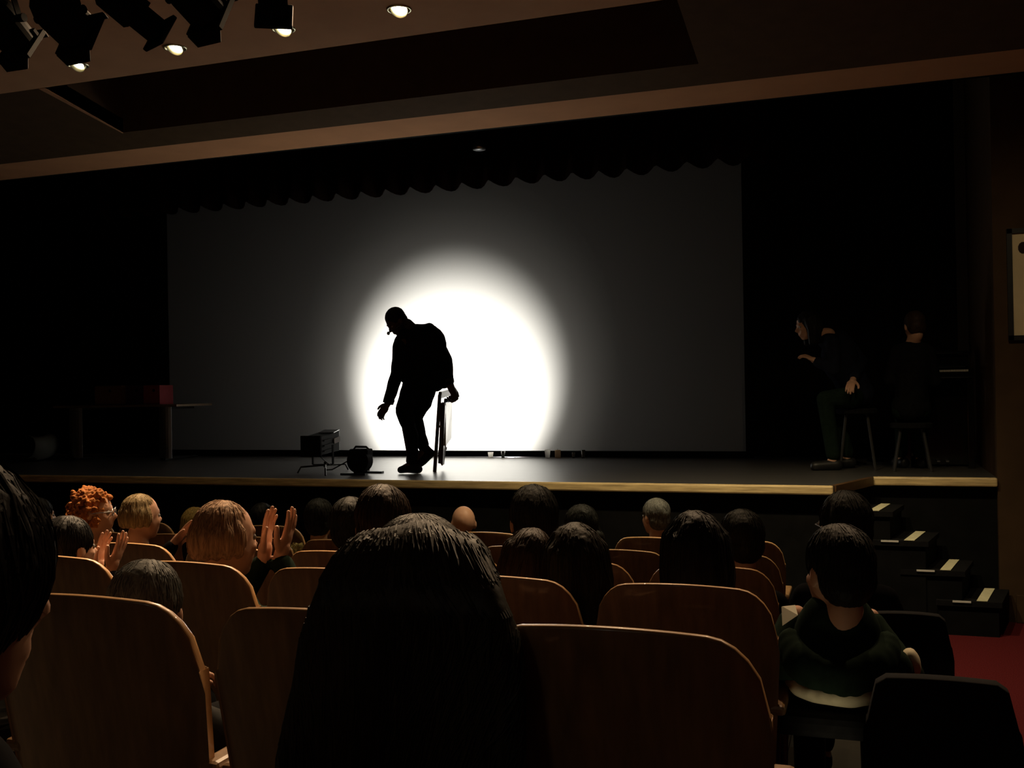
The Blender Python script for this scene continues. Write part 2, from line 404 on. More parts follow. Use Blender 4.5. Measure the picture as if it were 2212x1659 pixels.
struct(MB().box((xc + .27 + (XW - xc - .27) / 2 + .0, RECESS_Y - .012, STAGE_Z - .031), (XW - xc - .27 - .004, .05, .066)).build('trim_2', M['nosing'], bevel=.012))
sd = V((.27, RECESS_Y - EDGE_Y, 0)).normalized()
struct(MB().bar(V((xc, EDGE_Y + .02, STAGE_Z - .031)), V((xc + .26, RECESS_Y - .05, STAGE_Z - .031)), .04, .064).build('trim_4', mat('dark_wood_edge', (0.10, 0.05, 0.02), 0.5, 0.3, var=.2)))

# ---- projection screen hung across the back of the stage
BL, BR = at(368, 972, Y=SCREEN_Y), at(1617, 974, Y=SCREEN_Y)
sx0, sx1, sz0, sz1 = BL.x, BR.x, (BL.z + BR.z) / 2, 4.25
scr = empty('projection_screen', ((sx0 + sx1) / 2, SCREEN_Y, STAGE_Z), 'large white projection screen lit by a round spotlight at the back of the stage', 'screen')
nx = 24; me = bpy.data.meshes.new('sheet')
me.from_pydata([(sx0 + (sx1 - sx0) * i / nx, SCREEN_Y, sz0 + (sz1 - sz0) * j) for j in (0, 1) for i in range(nx + 1)], [], [(i, i + 1, nx + 2 + i, nx + 1 + i) for i in range(nx)])
link_mesh('screen_sheet', me, M['screen'], scr, wloc(scr))
MB().box(((sx0 + sx1) / 2, SCREEN_Y - .004, (sz0 + STAGE_Z) / 2 + .002), (sx1 - sx0 + .1, .05, sz0 - STAGE_Z - .004)).build('bottom_batten', M['black'], scr)
MB().box(((sx0 + sx1) / 2, SCREEN_Y, sz1 + .05), (sx1 - sx0 + .2, .06, .1)).build('top_batten', M['black'], scr)


def drape(name, m, x0, x1, y, zlo, zhi, pitch, amp, label, wave=0.0, seed=0, scal=0.0, parts=True):
    """a hanging curtain with vertical folds and a scalloped hem"""
    n = max(24, int((x1 - x0) / pitch * 8)); rows = 7; vs = []; fs = []
    for j in range(rows + 1):
        t = j / rows
        for i in range(n + 1):
            x = x0 + (x1 - x0) * i / n; ph = x / pitch * 2 * math.pi + 1.2 * mnoise.noise(V((x * .8, seed, 0)))
            yy = y + amp * (1.15 - .5 * t) * math.sin(ph) + .3 * amp * mnoise.noise(V((x * 3, t * 2, seed)))
            lo = zlo - scal * (0.5 + .5 * math.sin(ph + .6)) ** 0.7 - .25 * scal * mnoise.noise(V((x * 1.1, 5, seed)))
            vs.append((x, yy, lo + (zhi - lo) * t))
    for j in range(rows):
        for i in range(n): a = j * (n + 1) + i; fs.append((a, a + 1, a + n + 2, a + n + 1))
    org = V(((x0 + x1) / 2, y, zlo)); me = bpy.data.meshes.new(name); me.from_pydata(vs, [], fs); me.update()
    o = link_mesh(name, me, m, None, org); md = o.modifiers.new('thick', 'SOLIDIFY'); md.thickness = .012
    return tag(o, label, 'curtain')


hem = at(1000, 402, Y=10.15).z
val = drape('curtain_valance', M['valance'], at(200, 470, Y=10.15).x, at(1660, 340, Y=10.15).x, 10.15, hem + .035, 5.75, .30, .05, 'dark gathered curtain valance with a scalloped hem hanging over the top of the screen', scal=.065, seed=2)
drape('stage_curtain', M['drape'], XL + .3, sx0 + .02, 10.32, STAGE_Z + .02, 5.7, .35, .05, 'black stage drape closing the dark space left of the screen', seed=3)
drape('stage_curtain', M['drape'], sx1 - .005, XW - .1, 10.32, STAGE_Z + .02, 5.7, .35, .05, 'black stage drape behind the musicians, right of the screen', seed=4)

# ---- stairs up to the stage at its right corner: four treads climbing to the left, each with a pale grip strip
st = empty('staircase', (at(2050, 1300, Y=8.1).x, 8.1, -.05), 'dark wooden stairs with pale grip strips climbing to the stage beside the wall', 'stairs')
strips = [((2122, 1298), (2142, 1265), .206), ((2043, 1231), (2067, 1203), .412), ((1965, 1167), (1997, 1142), .618), ((1889, 1103), (1923, 1083), .824)]
for k, (a, b, h) in enumerate(strips):
    A, B = at(*a, Z=h), at(*b, Z=h); yf, yb = A.y, RECESS_Y - .03
    d = (B - A); d = d / d.y; B = A + d * (yb - A.y)
    rx = .13; tl = .30; yf -= .03; A = A - d * .03
    # tread block: from this strip leftwards to the next riser
    L0, R0 = A + V((-tl, 0, 0)), A + V((rx, 0, 0)); L1, R1 = B + V((-tl, 0, 0)), B + V((rx, 0, 0))
    MB().hexa([L0 - V((0, 0, .04)), R0 - V((0, 0, .04)), R1 - V((0, 0, .04)), L1 - V((0, 0, .04))], [L0 - V((0, 0, .003)), R0 - V((0, 0, .003)), R1 - V((0, 0, .003)), L1 - V((0, 0, .003))]).build('tread', M['softblack'], st)
    q = [V((p.x, p.y, -.05)) for p in (L0 + V((.02, .02, 0)), R0 + V((-.02, .02, 0)), R1 + V((-.02, 0, 0)), L1 + V((.02, 0, 0)))]
    MB().hexa(q, [V((p.x, p.y, h - .04)) for p in q]).build('riser', M['black'], st)
    wv = V((.035, 0, 0)); c0, c1 = A + d * .012, A + d * .97 * (yb - A.y)
    tag(MB().hexa([c0 - wv, c0 + wv, c1 + wv, c1 - wv], [p + V((0, 0, .004)) for p in (c0 - wv, c0 + wv, c1 + wv, c1 - wv)]).build('grip_strip', M['strip'], st), 'pale grip strip')
    e0, e1 = A + V((-.19, -.004, -.006)), A + V((-.07, -.004, -.006))
    MB().bar(e0, e1, .012, .012).build('metal_edge', M['white'], st)

# ---- framed poster on the wall beside the stage
c = at(2235, 617, Y=8.4); pt = at(2190, 505, Y=8.4); pb = at(2190, 725, Y=8.4); pw, ph_ = .52, pt.z - pb.z; px0 = at(2187, 617, Y=8.4).x
fr = empty('framed_poster', (px0 + pw / 2, 8.4, (pt.z + pb.z) / 2), 'framed poster with dark figures on a yellowed sheet on the right wall', 'picture')
zc = (pt.z + pb.z) / 2; xm = px0 + pw / 2
mb = MB()
for s in (-1, 1): mb.box((xm + s * (pw / 2 + .018), 8.385, zc), (.036, .03, ph_ + .07)); mb.box((xm, 8.385, zc + s * (ph_ / 2 + .018)), (pw + .07, .03, .036))
mb.build('frame', M['blackmetal'], fr)
MB().box((xm, 8.392, zc), (pw, .012, ph_)).build('poster_sheet', M['print'], fr)
mb = MB()
for (dx, dz, w_, h_) in ((.02, .27, .07, .09), (.09, .05, .10, .16), (.22, .12, .12, .30), (.36, -.05, .10, .22), (.10, -.27, .06, .05), (.3, -.3, .2, .04)):
    mb = MB(); mb.lathe((px0 + .055 + dx, 8.3865, zc + dz), [(0, 1), (.001, 1)], (0, -1, 0), 12)
    n = 24
    for k in range(len(mb.v) - n, len(mb.v)):
        x, y, z = mb.v[k]; mb.v[k] = (px0 + .055 + dx + (x - px0 - .055 - dx) * w_ / 2, y, zc + dz + (z - zc - dz) * h_ / 2)
    mb.v = mb.v[-24:] + [(v[0], v[1] + .0008, v[2]) for v in mb.v[-24:]]; mb.f = []
    mb.f = [(i, (i + 1) % 12, 12 + (i + 1) % 12, 12 + i) for i in range(12)]; mb.v = mb.v[:24]; mb.f += [tuple(range(12)), tuple(range(12, 24))]
    mb.build('printed_figure', M['ink'], fr)
pass

# ---- downlights in the hall ceiling
names = ['dim, at the left end of the row', 'below the long profile spotlight', 'below the steeply tilted spotlight', 'alone past the hanging spotlights', 'cut by the top edge', '', '', '']
for i, (px, py, wt) in enumerate(DOWN):
    p = at(px, py, Z=CEIL_Z)
    if i < 5:
        d = empty('downlight', p, 'small round recessed ceiling downlight, ' + names[i], 'ceiling light', 'downlights in the hall ceiling')
        MB().lathe(p, [(.001, .082), (-.007, .080), (-.008, .068), (.012, .064)], (0, 0, 1), 24, False).build('trim_ring', M['reflector'], d, smooth=True)
        ax = V((0, -.62, -.78)).normalized(); pc = p + V((0, .012, .014))
        MB().lathe(pc, [(-.052, .030), (-.030, .042), (-.005, .051), (.026, .057), (.027, .059), (-.010, .056), (-.04, .046)], ax, 24, False).build('reflector', M['reflector'], d, smooth=True)
        MB().lathe(pc, [(-.014, .001), (-.016, .024), (-.022, .036), (-.036, .039)], ax, 20, False).build('bulb', M['bulbdim'] if i == 0 else M['bulb'], d, smooth=True)
        for o in d.children: o.location.z += .0
    lamp('downlight_beam', 'SPOT', p + V((0, -.055, -.065)), wt, WARM, aim=p + V(((0, -.55, -2) if i < 5 else (0, .35, -2) if i < 7 else (.35, 1.3, -2))), size=116 if i < 5 else 92, blend=1.0, radius=.035)
# ------------------------------------------------------------------ hanging stage lights
bar_y = 4.0
lb = empty('lighting_bar', (at(250, 40, Y=bar_y).x, bar_y, 4.02), 'black pipe under the ceiling that carries the stage spotlights', 'pipe')
bx0, bx1 = at(-120, 20, Y=bar_y).x, at(760, 20, Y=bar_y).x
MB().cone((bx0, bar_y, 4.02), (bx1, bar_y, 4.02), .024, .024).build('pipe', M['fixture'], lb, smooth=True)
for t in (.1, .9): MB().cone((bx0 + (bx1 - bx0) * t, bar_y, 4.03), (bx0 + (bx1 - bx0) * t, bar_y, CEIL_Z), .01, .01, 8).build('hanger', M['fixture'], lb)


def spotlight(a, b, ya, yb, rad, label, kind):
    A, B = at(*a, Y=ya), at(*b, Y=yb); d = (B - A).normalized(); mid = A.lerp(B, .42); L = (B - A).length
    root = empty('stage_spotlight', V((mid.x, bar_y, 4.02)), label, 'spotlight', 'stage spotlights on the pipe')
    side = d.cross(V((0, 0, 1))).normalized(); up = side.cross(d)
    R = Matrix((side, up, d)).transposed()
    if kind == 'par':
        MB().lathe(A, [(-.03, rad * .45), (0, rad * .75), (.05, rad * .95), (.10, rad), (L * .82, rad), (L * .82, rad * .9)], d, 22).build('housing', M['fixture'], root, smooth=False)
        MB().lathe(A, [(-.07, rad * .3), (-.03, rad * .5)], d, 16).build('rear_cap', M['fixture'], root)
        for k in range(3): MB().box(A + d * (L * .87) + R @ V(((rad + .004) * math.cos(k * 2.09 + .5), (rad + .004) * math.sin(k * 2.09 + .5), 0)), (.02, .02, L * .22), R).build('clip', M['fixture'], root)
        g = rad * 1.02
        mb = MB(); c = A + d * (L * .93)
        for s in (-1, 1): mb.box(c + R @ V((s * g * .93, 0, 0)), (g * .16, 2 * g, .025), R); mb.box(c + R @ V((0, s * g * .93, 0)), (2 * g, g * .16, .025), R)
        mb.build('colour_frame', M['fixture'], root)
        MB().box(c - d * .004, (g * 1.8, g * 1.8, .004), R).build('colour_gel', M['black'], root)
        for s in (-1, 1):
            p0 = c + R @ V((0, s * g, 0)); dd = (d * .85 + up * s * .42).normalized()
            MB().hexa([p0 - side * g, p0 + side * g, p0 + side * g + up * s * .006, p0 - side * g + up * s * .006],
                      [p0 - side * g * .7 + dd * .06, p0 + side * g * .7 + dd * .06, p0 + side * g * .7 + dd * .06 + up * s * .006, p0 - side * g * .7 + dd * .06 + up * s * .006]).build('barn_door', M['fixture'], root)
        MB().lathe(A + d * (L * .80), [(0, rad * .92), (.006, rad * .6), (.012, .001)], d, 20).build('lens', M['piano'], root, smooth=True)
    else:
        MB().lathe(A, [(-.02, rad * .8), (0, rad), (L * .5, rad * 1.05), (L * .5, rad * .78), (L * .93, rad * .78)], d, 8).build('housing', M['fixture'], root)
        MB().box(A + d * (L * .96), (rad * 2.0, rad * 2.0, L * .08), R).build('colour_frame', M['fixture'], root, bevel=.006)
        for s in (-1, 1): MB().box(A + d * (L * .5) + side * s * rad * 1.1, (.02, rad * .9, .02), R).build('shutter', M['fixture'], root)
        MB().box(A + d * (L * .25) + up * (rad * 1.08), (rad * .8, .03, L * .4), R).build('cooling_fin', M['fixture'], root)
        MB().lathe(A + d * (L * .93), [(0, rad * .7), (.006, rad * .5), (.01, .001)], d, 16).build('lens', M['piano'], root, smooth=True)
    # yoke and clamp up to the pipe
    hw = rad * 1.18; top = V((mid.x, bar_y, 3.93)); yk = mid.lerp(top, .55)
    sx = V((side.x, side.y, 0)).normalized()
    mb = MB()
    for s in (-1, 1): mb.bar(mid + side * s * hw, yk + sx * s * hw, .035, .008, sx)
    mb.bar(yk - sx * hw, yk + sx * hw, .035, .008)
    mb.build('yoke', M['fixture'], root)
    for s in (-1, 1): MB().cone(mid + side * s * rad, mid + side * s * (hw + .03), .018, .022, 10).build('knob', M['fixture'], root)
    MB().bar(yk, top, .03, .03).build('stem', M['fixture'], root)
    mb = MB().lathe((mid.x - .025, bar_y, 4.02), [(0, .026), (0, .042), (.05, .042), (.05, .026)], (1, 0, 0), 14, False); mb.box((mid.x, bar_y, 3.955), (.05, .05, .06))
    mb.build('clamp', M['fixture'], root)
    pts = [A + d * .02 - V((0, 0, 0)), A - d * .06 + V((0, 0, .05)), A - d * .02 + V((.05, -.02, .22)), V((mid.x + .12, bar_y, 3.99))]
    MB().tube(pts, .007).build('cable', M['fixture'], root)
    return root


spotlight((-32, 0), (52, 106), 4.0, 4.25, .098, 'black can spotlight at the left end of the pipe, cut off by the frame', 'par')
spotlight((92, -6), (180, 80), 4.0, 4.25, .112, 'black can spotlight with open barn doors, second from the left end of the pipe', 'par')
spotlight((232, -20), (350, 76), 3.95, 4.2, .085, 'long black profile spotlight on the middle of the pipe', 'profile')
spotlight((376, -56), (462, 40), 4.0, 4.25, .105, 'black can spotlight between the profile spotlight and the steeply tilted one', 'par')
spotlight((583, -80), (592, 40), 4.0, 4.2, .088, 'steeply tilted black spotlight at the right end of the pipe', 'profile')
# small lamp hanging before the valance
p = at(1035, 312, Y=8.9)
r = empty('work_lamp', p, 'small dark dome lamp with a glint hanging before the valance', 'lamp')
MB().lathe(p, [(-.05, .06), (-.02, .058), (.02, .045), (.045, .02), (.05, .001)], (0, 0, 1), 20).build('shade', M['steel'], r, smooth=True)
MB().cone(p + V((0, 0, .05)), V((p.x, p.y, 5.8)), .006, .006, 8).build('cord', M['black'], r)

# ------------------------------------------------------------------ things on the stage
# floodlight on a low stand
def stg(px, py): return at(px, py, Z=STAGE_Z)


base = stg(700, 1022); Yf = base.y
root = empty('floodlight', base, 'boxy black floodlight with a white label on a low three legged stand', 'floodlight')
a, b = at(655, 968, Y=Yf), at(693, 985, Y=Yf)
s = at(735, 950, Y=Yf + .26).x - b.x
hgt = at(693, 944, Y=Yf).z - at(693, 984, Y=Yf).z
fx0, fx1, fz0, fz1 = a.x, b.x, at(675, 984, Y=Yf).z, at(675, 944, Y=Yf).z
up_ = at(735, 928, Y=Yf).z - fz1
Q0 = [(fx0, Yf, fz0), (fx1, Yf, fz0), (fx1, Yf, fz1), (fx0, Yf, fz1)]
Q1 = [(fx0 + s, Yf + .26, fz0 + .03), (fx1 + s * .92, Yf + .26, fz0 + .03), (fx1 + s * .92, Yf + .26, fz1 + .045), (fx0 + s, Yf + .26, fz1 + .045)]
MB().hexa(Q0, Q1).build('housing', M['blackmetal'], root, bevel=.008)
cq = V((sum(q[0] for q in Q0) / 4, Yf, (fz0 + fz1) / 2))
MB().hexa([(fx0 - .012, Yf - .03, fz0 - .012), (fx1 + .012, Yf - .03, fz0 - .012), (fx1 + .012, Yf - .03, fz1 + .012), (fx0 - .012, Yf - .03, fz1 + .012)], [(fx0 - .012, Yf - .002, fz0 - .012), (fx1 + .012, Yf - .002, fz0 - .012), (fx1 + .012, Yf - .002, fz1 + .012), (fx0 - .012, Yf - .002, fz1 + .012)]).build('front_frame', M['black'], root, bevel=.004)
# side plate details: label and handle rib on the right side
e0, e1 = V(Q0[1]), V(Q1[1]); sdv = e1 - e0; nrm = V((sdv.y, -sdv.x, 0)).normalized()


def side(t, z): return e0 + sdv * t + V((0, 0, z)) + nrm * .004


zh = fz1 - fz0
MB().hexa([side(.68, zh * .46), side(.98, zh * .50), side(.98, zh * .80), side(.68, zh * .74)], [p_ + nrm * .004 for p_ in (side(.68, zh * .46), side(.98, zh * .50), side(.98, zh * .80), side(.68, zh * .74))]).build('label', M['white'], root)
for k in range(3): MB().bar(side(.15, zh * (.2 + .28 * k)), side(.6, zh * (.22 + .28 * k)), .012, .012).build('rib', M['blackmetal'], root)
MB().hexa([(Q1[3][0] + .02, Yf + .15, fz1 + .030), (Q1[2][0] - .0, Yf + .15, fz1 + .030), (Q1[2][0], Yf + .255, fz1 + .052), (Q1[3][0] + .02, Yf + .255, fz1 + .052)], [(Q1[3][0] + .02, Yf + .15, fz1 + .036), (Q1[2][0], Yf + .15, fz1 + .036), (Q1[2][0], Yf + .255, fz1 + .058), (Q1[3][0] + .02, Yf + .255, fz1 + .058)]).build('top_vent', M['steel'], root)
hub = V((at(697, 1012, Y=Yf).x, Yf + .05, STAGE_Z + .07))
yk0, yk1 = at(673, 985, Y=Yf), at(719, 975, Y=Yf + .1); y0b, y1b = V((yk0.x, Yf + .02, hub.z + .005)), V((yk1.x, Yf + .1, hub.z + .005))
mb = MB(); mb.bar(yk0 + V((0, .02, .08)), y0b, .022, .008); mb.bar(yk1 + V((0, 0, .06)), y1b, .026, .008); mb.bar(y0b, y1b, .022, .008)
mb.build('yoke', M['fixture'], root)
for ex, ey, ez in ((643, 1024, 0), (703, 1029, 0), (752, 1016, 0)):
    q = stg(ex, ey); MB().tube([hub, hub + (V((q.x, q.y, hub.z - .01)) - hub) * .88, q + V((0, 0, .008))], .0085).build('leg', M['blackmetal'], root)
MB().cone(hub - V((0, 0, .02)), hub + V((0, 0, .03)), .018, .014, 10).build('hub', M['blackmetal'], root)
MB().tube([at(690, 985, Y=Yf + .05), at(703, 997, Y=Yf + .05), at(715, 1006, Y=Yf + .03)], .004).build('wire', M['blackmetal'], root)
# round lamp lying on the boards
b2 = stg(780, 1024); Yr = b2.y
root = empty('round_lamp', b2, 'black round bodied lamp with a carrying handle on the stage boards', 'lamp')
ctr = at(780, 995, Y=Yr); rr = (at(803, 995, Y=Yr).x - at(757, 995, Y=Yr).x) / 2
MB().lathe(ctr - V((0, .13, 0)), [(.05, rr * .8), (.06, rr), (.10, rr * 1.0), (.16, rr * .98), (.18, rr * .7), (.19, .02)], (0, 1, 0), 26).build('body', M['softblack'], root, smooth=False)
MB().box(ctr + V((0, 0, rr * .35)), (rr * 1.7, .12, rr * 1.3)).build('lamp_box', M['softblack'], root, bevel=.012)
hz = at(780, 965, Y=Yr).z
MB().tube([ctr + V((-rr * .8, 0, rr * .85)), V((ctr.x - rr * .48, Yr, hz)), V((ctr.x + rr * .5, Yr, hz - .002)), ctr + V((rr * .85, 0, rr * .9))], [.006, .010, .010, .006]).build('handle', M['blackmetal'], root)
fz = STAGE_Z + .008
for ox, oy in ((-.02, -.10), (.03, .12)):
    mb = MB(); mb.box((ctr.x + ox, Yr + oy, fz), (rr * 2.3, .05, .016)); mb.bar((ctr.x, Yr + oy, fz), ctr + V((0, oy, -rr * .8)), .05, .02); mb.build('foot', M['blackmetal'], root)
cb = MB().tube([hub + V((0, -.01, -.045)), hub + V((.08, -.02, -.04)), at(740, 1002, Y=Yr), at(755, 994, Y=Yr), ctr + V((-rr * .98, 0, 0))], .006).build('power_cable', M['blackmetal'], None, hub)
tag(cb, 'black cable running from the floodlight stand to the round lamp', 'cable')

# folding chair, folded, held upright on one corner by the performer
PY = stg(880, 1022).y
cBL, cTL = stg(939, 1019), at(950, 852, Y=PY + .02)
cBR, cTR = at(960, 1004, Y=PY + .42), at(978, 846, Y=PY + .40)
root = empty('folding_chair', cBL, 'folded wooden chair stood on one leg under the hand of the performer', 'chair')
acr = (cBR - cBL).normalized(); upv = (cTL - cBL).normalized(); nv = acr.cross(upv).normalized()
def cp(u, v, n=0.0): return (cBL * (1 - u) + cBR * u) * (1 - v) + (cTL * (1 - u) + cTR * u) * v + nv * n
for u in (0, 1): MB().bar(cp(u, 0.0, -.02 * u), cp(u, 1, -.02 * u), .030, .022, acr).build('back_stile', M['chairwood'], root, bevel=.004)
MB().bar(cp(0, .99), cp(1, .99, -.02), .030, .060, upv).build('top_rail', M['chairwood'], root, bevel=.006)
for u, n0, n1 in ((.06, .045, .03), (.94, -.045, -.045)): MB().bar(cp(u, .12, n0), cp(u, .90, n1), .036, .040, acr).build('front_leg', M['chairwood'], root, bevel=.004)
pass
MB().hexa([cp(-.02, .10, .058), cp(.16, .10, .048), cp(.46, .87, .010), cp(-.02, .87, .040)], [cp(-.02, .10, .074), cp(.16, .10, .066), cp(.46, .87, .028), cp(-.02, .87, .058)]).build('side_rail', M['chairwood'], root, bevel=.003)
q = [cp(.14, .34, .060), cp(.96, .38, .030), cp(.96, .885, -.006), cp(.14, .885, .028)]
tag(MB().hexa(q, [p_ + nv * .016 for p_ in q]).build('seat', M['chairseat'], root, bevel=.004), 'pale polished seat panel')
for v_ in (.23,): MB().bar(cp(0.02, v_), cp(.98, v_), .02, .028, upv).build('stretcher', M['chairwood'], root)
MB().box(cp(-.02, .60, .03), (.02, .02, .02)).build('hinge', M['steel'], root)

# small things along the foot of the screen
yb = SCREEN_Y - .12
for px, wd, ht, mm, nm, lab in ((1060, .060, .055, 'cup', 'paper_cup', 'white cup lying nearest the spotlit middle of the screen foot'),
                                (1087, .045, .070, 'glass', 'drinking_glass', 'clear glass between the two white cups at the screen foot'),
                                (1183, .062, .085, 'cup', 'paper_cup', 'bright white cup beside the beige candle at the screen foot'),
                                (1205, .062, .085, 'wax', 'pillar_candle', 'beige pillar candle beside the bright white cup'),
                                (1239, .035, .060, 'glass', 'drinking_glass', 'small glass just right of the beige candle'),
                                (1260, .045, .085, 'glass', 'drinking_glass', 'tall glass at the right end of the small things along the screen')):
    p = at(px, 988, Y=yb); p.z = STAGE_Z
    if nm == 'pillar_candle':
        e = empty(nm, p, lab, 'candle'); MB().lathe(p, [(0, wd / 2), (ht * .95, wd / 2), (ht, wd * .44), (ht * .93, .01)], n=18).build('wax', M[mm], e); MB().cone(p + V((0, 0, ht * .9)), p + V((0, 0, ht + .012)), .002, .002, 6).build('wick', M['black'], e)
    elif mm == 'glass':
        tag(MB().lathe((p.x, p.y, p.z), [(0, wd * .4), (.004, wd * .42), (ht, wd / 2), (ht, wd / 2 - .003), (.008, wd * .42 - .003), (.007, .002)], n=18, caps=True).build(nm, M[mm], None, p, smooth=True), lab, 'glass')
    else:
        tag(MB().lathe((p.x, p.y, p.z), [(0, wd * .38), (ht, wd / 2), (ht + .003, wd / 2 + .003), (ht, wd / 2 - .003), (.006, wd * .36), (.005, .002)], n=18).build(nm, M[mm], None, p, smooth=True), lab, 'cup')

# table with boxes at the left of the stage
Yt = 9.55
tz = at(340, 874, Y=Yt).z; tx0, tx1 = at(118, 878, Y=Yt).x, at(385, 872, Y=Yt).x
root = empty('table', ((tx0 + tx1) / 2, Yt, STAGE_Z), 'long table with wide metal legs at the dark left of the stage', 'table')
MB().box(((tx0 + tx1) / 2, Yt + .3, tz - .012), (tx1 - tx0, .66, .026)).build('tabletop', M['tabletop'], root, bevel=.004)
for xa_, xb_ in ((150, 177), (344, 370)):
    a, b = at(xa_, 930, Y=Yt + .05).x, at(xb_, 930, Y=Yt + .05).x
    n = 6; mb = MB(); ring = []
    for i in range(n + 1): t = i / n; ring.append((a + (b - a) * t, Yt + .05 - .03 * math.sin(math.pi * t)))
    poly2 = ring + [(x, y + .012) for x, y in reversed(ring)]
    MB().prism([(x, y, STAGE_Z + .02) for x, y in poly2], (0, 0, tz - .026 - STAGE_Z - .02)).build('leg', M['steel'], root)
    MB().box(((a + b) / 2, Yt + .3, STAGE_Z + .011), (.07, .6, .022)).build('foot', M['blackmetal'], root, bevel=.004)
    MB().box(((a + b) / 2, Yt + .3, tz - .04), (.05, .5, .03)).build('bracket', M['blackmetal'], root)


def cbox(px0, px1, py, label, m, name, yy):
    x0, x1 = at(px0, 860, Y=yy).x, at(px1, 860, Y=yy).x; h = at(px1, py, Y=yy).z - tz - .001; z0 = tz + .0015
    rt = empty(name, ((x0 + x1) / 2, yy + .12, z0), label, 'box')
    cx = (x0 + x1) / 2; mb = MB(); t = .006; dp = .24
    mb.box((cx, yy + dp / 2, z0 + t / 2), (x1 - x0, dp, t)); mb.box((cx, yy + t / 2, z0 + h / 2), (x1 - x0, t, h)); mb.box((cx, yy + dp - t / 2, z0 + h / 2), (x1 - x0, t, h))
    for s in (-1, 1): mb.box((cx + s * ((x1 - x0) / 2 - t / 2), yy + dp / 2, z0 + h / 2), (t, dp - 2 * t, h))
    mb.build('carton', m, rt)
    for s in (-1, 1): MB().box((cx, yy + dp / 2 + s * dp * .25, z0 + h + .003), (x1 - x0, dp * .49, .005)).build('flap', m, rt)
    MB().cone((cx + .03, yy - .002, z0 + h * .75), (cx + .03, yy + .001, z0 + h * .75), .018, .018, 12).build('hand_hole', M['black'], rt)


cbox(205, 262, 834, 'brown cardboard carton on the table, left of the red carton', M['card'], 'cardboard_box', Yt + .15)
cbox(272, 308, 834, 'dark purple carton between the brown and the red cartons on the table', mat('purple_card', (.06, .03, .07), .8, .2), 'cardboard_box', Yt + .17)
cbox(310, 345, 833, 'dull red carton with a hand hole near the right end of the table', M['redbox'], 'cardboard_box', Yt + .12)
# pale shell chair at the far left
Yc = 9.2; p = at(55, 1000, Y=Yc); p.z = STAGE_Z
root = empty('shell_chair', p, 'small pale plastic shell chair facing left at the far left of the stage', 'chair')
prof_ = [at(x, y, Y=Yc) for x, y in ((36, 984), (48, 990), (62, 988), (70, 975), (73, 960), (68, 946), (56, 940), (44, 944))]
for q in prof_: q.y = Yc
vs = []; fs = []; n = len(prof_); wdt = .36
for k in range(5):
    t = k / 4 - .5
    for q in prof_: vs.append((q.x + .02 * (1 - 4 * t * t), Yc + .2 + t * wdt, q.z - .03 * (1 - 4 * t * t)))
for k in range(4):
    for i in range(n - 1): a_ = k * n + i; fs.append((a_, a_ + 1, a_ + n + 1, a_ + n))
me = bpy.data.meshes.new('shell'); me.from_pydata(vs, [], fs); me.update(); o = link_mesh('shell', me, M['pale'], root, wloc(root)); md = o.modifiers.new('t', 'SOLIDIFY'); md.thickness = .012; o.modifiers.new('ss', 'SUBSURF').levels = 1
sz_ = at(50, 988, Y=Yc).z
for dx in (-.07, .08):
    for dy in (.06, .34): MB().cone((p.x + dx * .8, Yc + dy, sz_ - .01), (p.x + dx * 1.5, Yc + dy, STAGE_Z), .011, .009, 8).build('leg', M['seatmetal'], root)

# upright piano at the right of the stage
Yp = 9.35; pzt = at(2000, 758, Y=Yp).z; pxa, pxb = at(1950, 850, Y=Yp).x, min(at(2140, 850, Y=Yp).x, XW - .06)
root = empty('upright_piano', ((pxa + pxb) / 2, Yp + .3, STAGE_Z), 'black upright piano beside the wall at the dark right end of the stage', 'piano')
cx, wd = (pxa + pxb) / 2, pxb - pxa
MB().box((cx, Yp + .32, (STAGE_Z + pzt) / 2 - .01), (wd - .04, .30, pzt - STAGE_Z - .05)).build('case', M['piano'], root, bevel=.006)
MB().box((cx, Yp + .30, pzt - .013), (wd, .38, .026)).build('top_lid', M['piano'], root, bevel=.008)
kz = at(2010, 788, Y=Yp).z
MB().box((cx, Yp + .06, kz - .09), (wd - .02, .28, .05)).build('key_bed', M['piano'], root, bevel=.006)
MB().box((cx, Yp + .12, kz - .015), (wd - .06, .22, .02)).build('key_lid', M['piano'], root, bevel=.006)
nk = 24
for i in range(nk): MB().box((cx - wd * .42 + wd * .84 * (i + .5) / nk, Yp - .01, kz - .055), (wd * .84 / nk * .92, .14, .016)).build('key', M['ivory'], root)
for s in (-1, 1): MB().box((cx + s * (wd / 2 - .03), Yp + .10, (STAGE_Z + kz - .03) / 2), (.055, .32, kz - .03 - STAGE_Z - .002)).build('leg', M['piano'], root, bevel=.006)
for s in (-1, 0, 1): MB().box((cx + s * .07, Yp + .12, STAGE_Z + .05), (.025, .12, .012)).build('pedal', M['steel'], root)
# ------------------------------------------------------------------ theatre seats
PITCH = .52
SEAT_H = .95


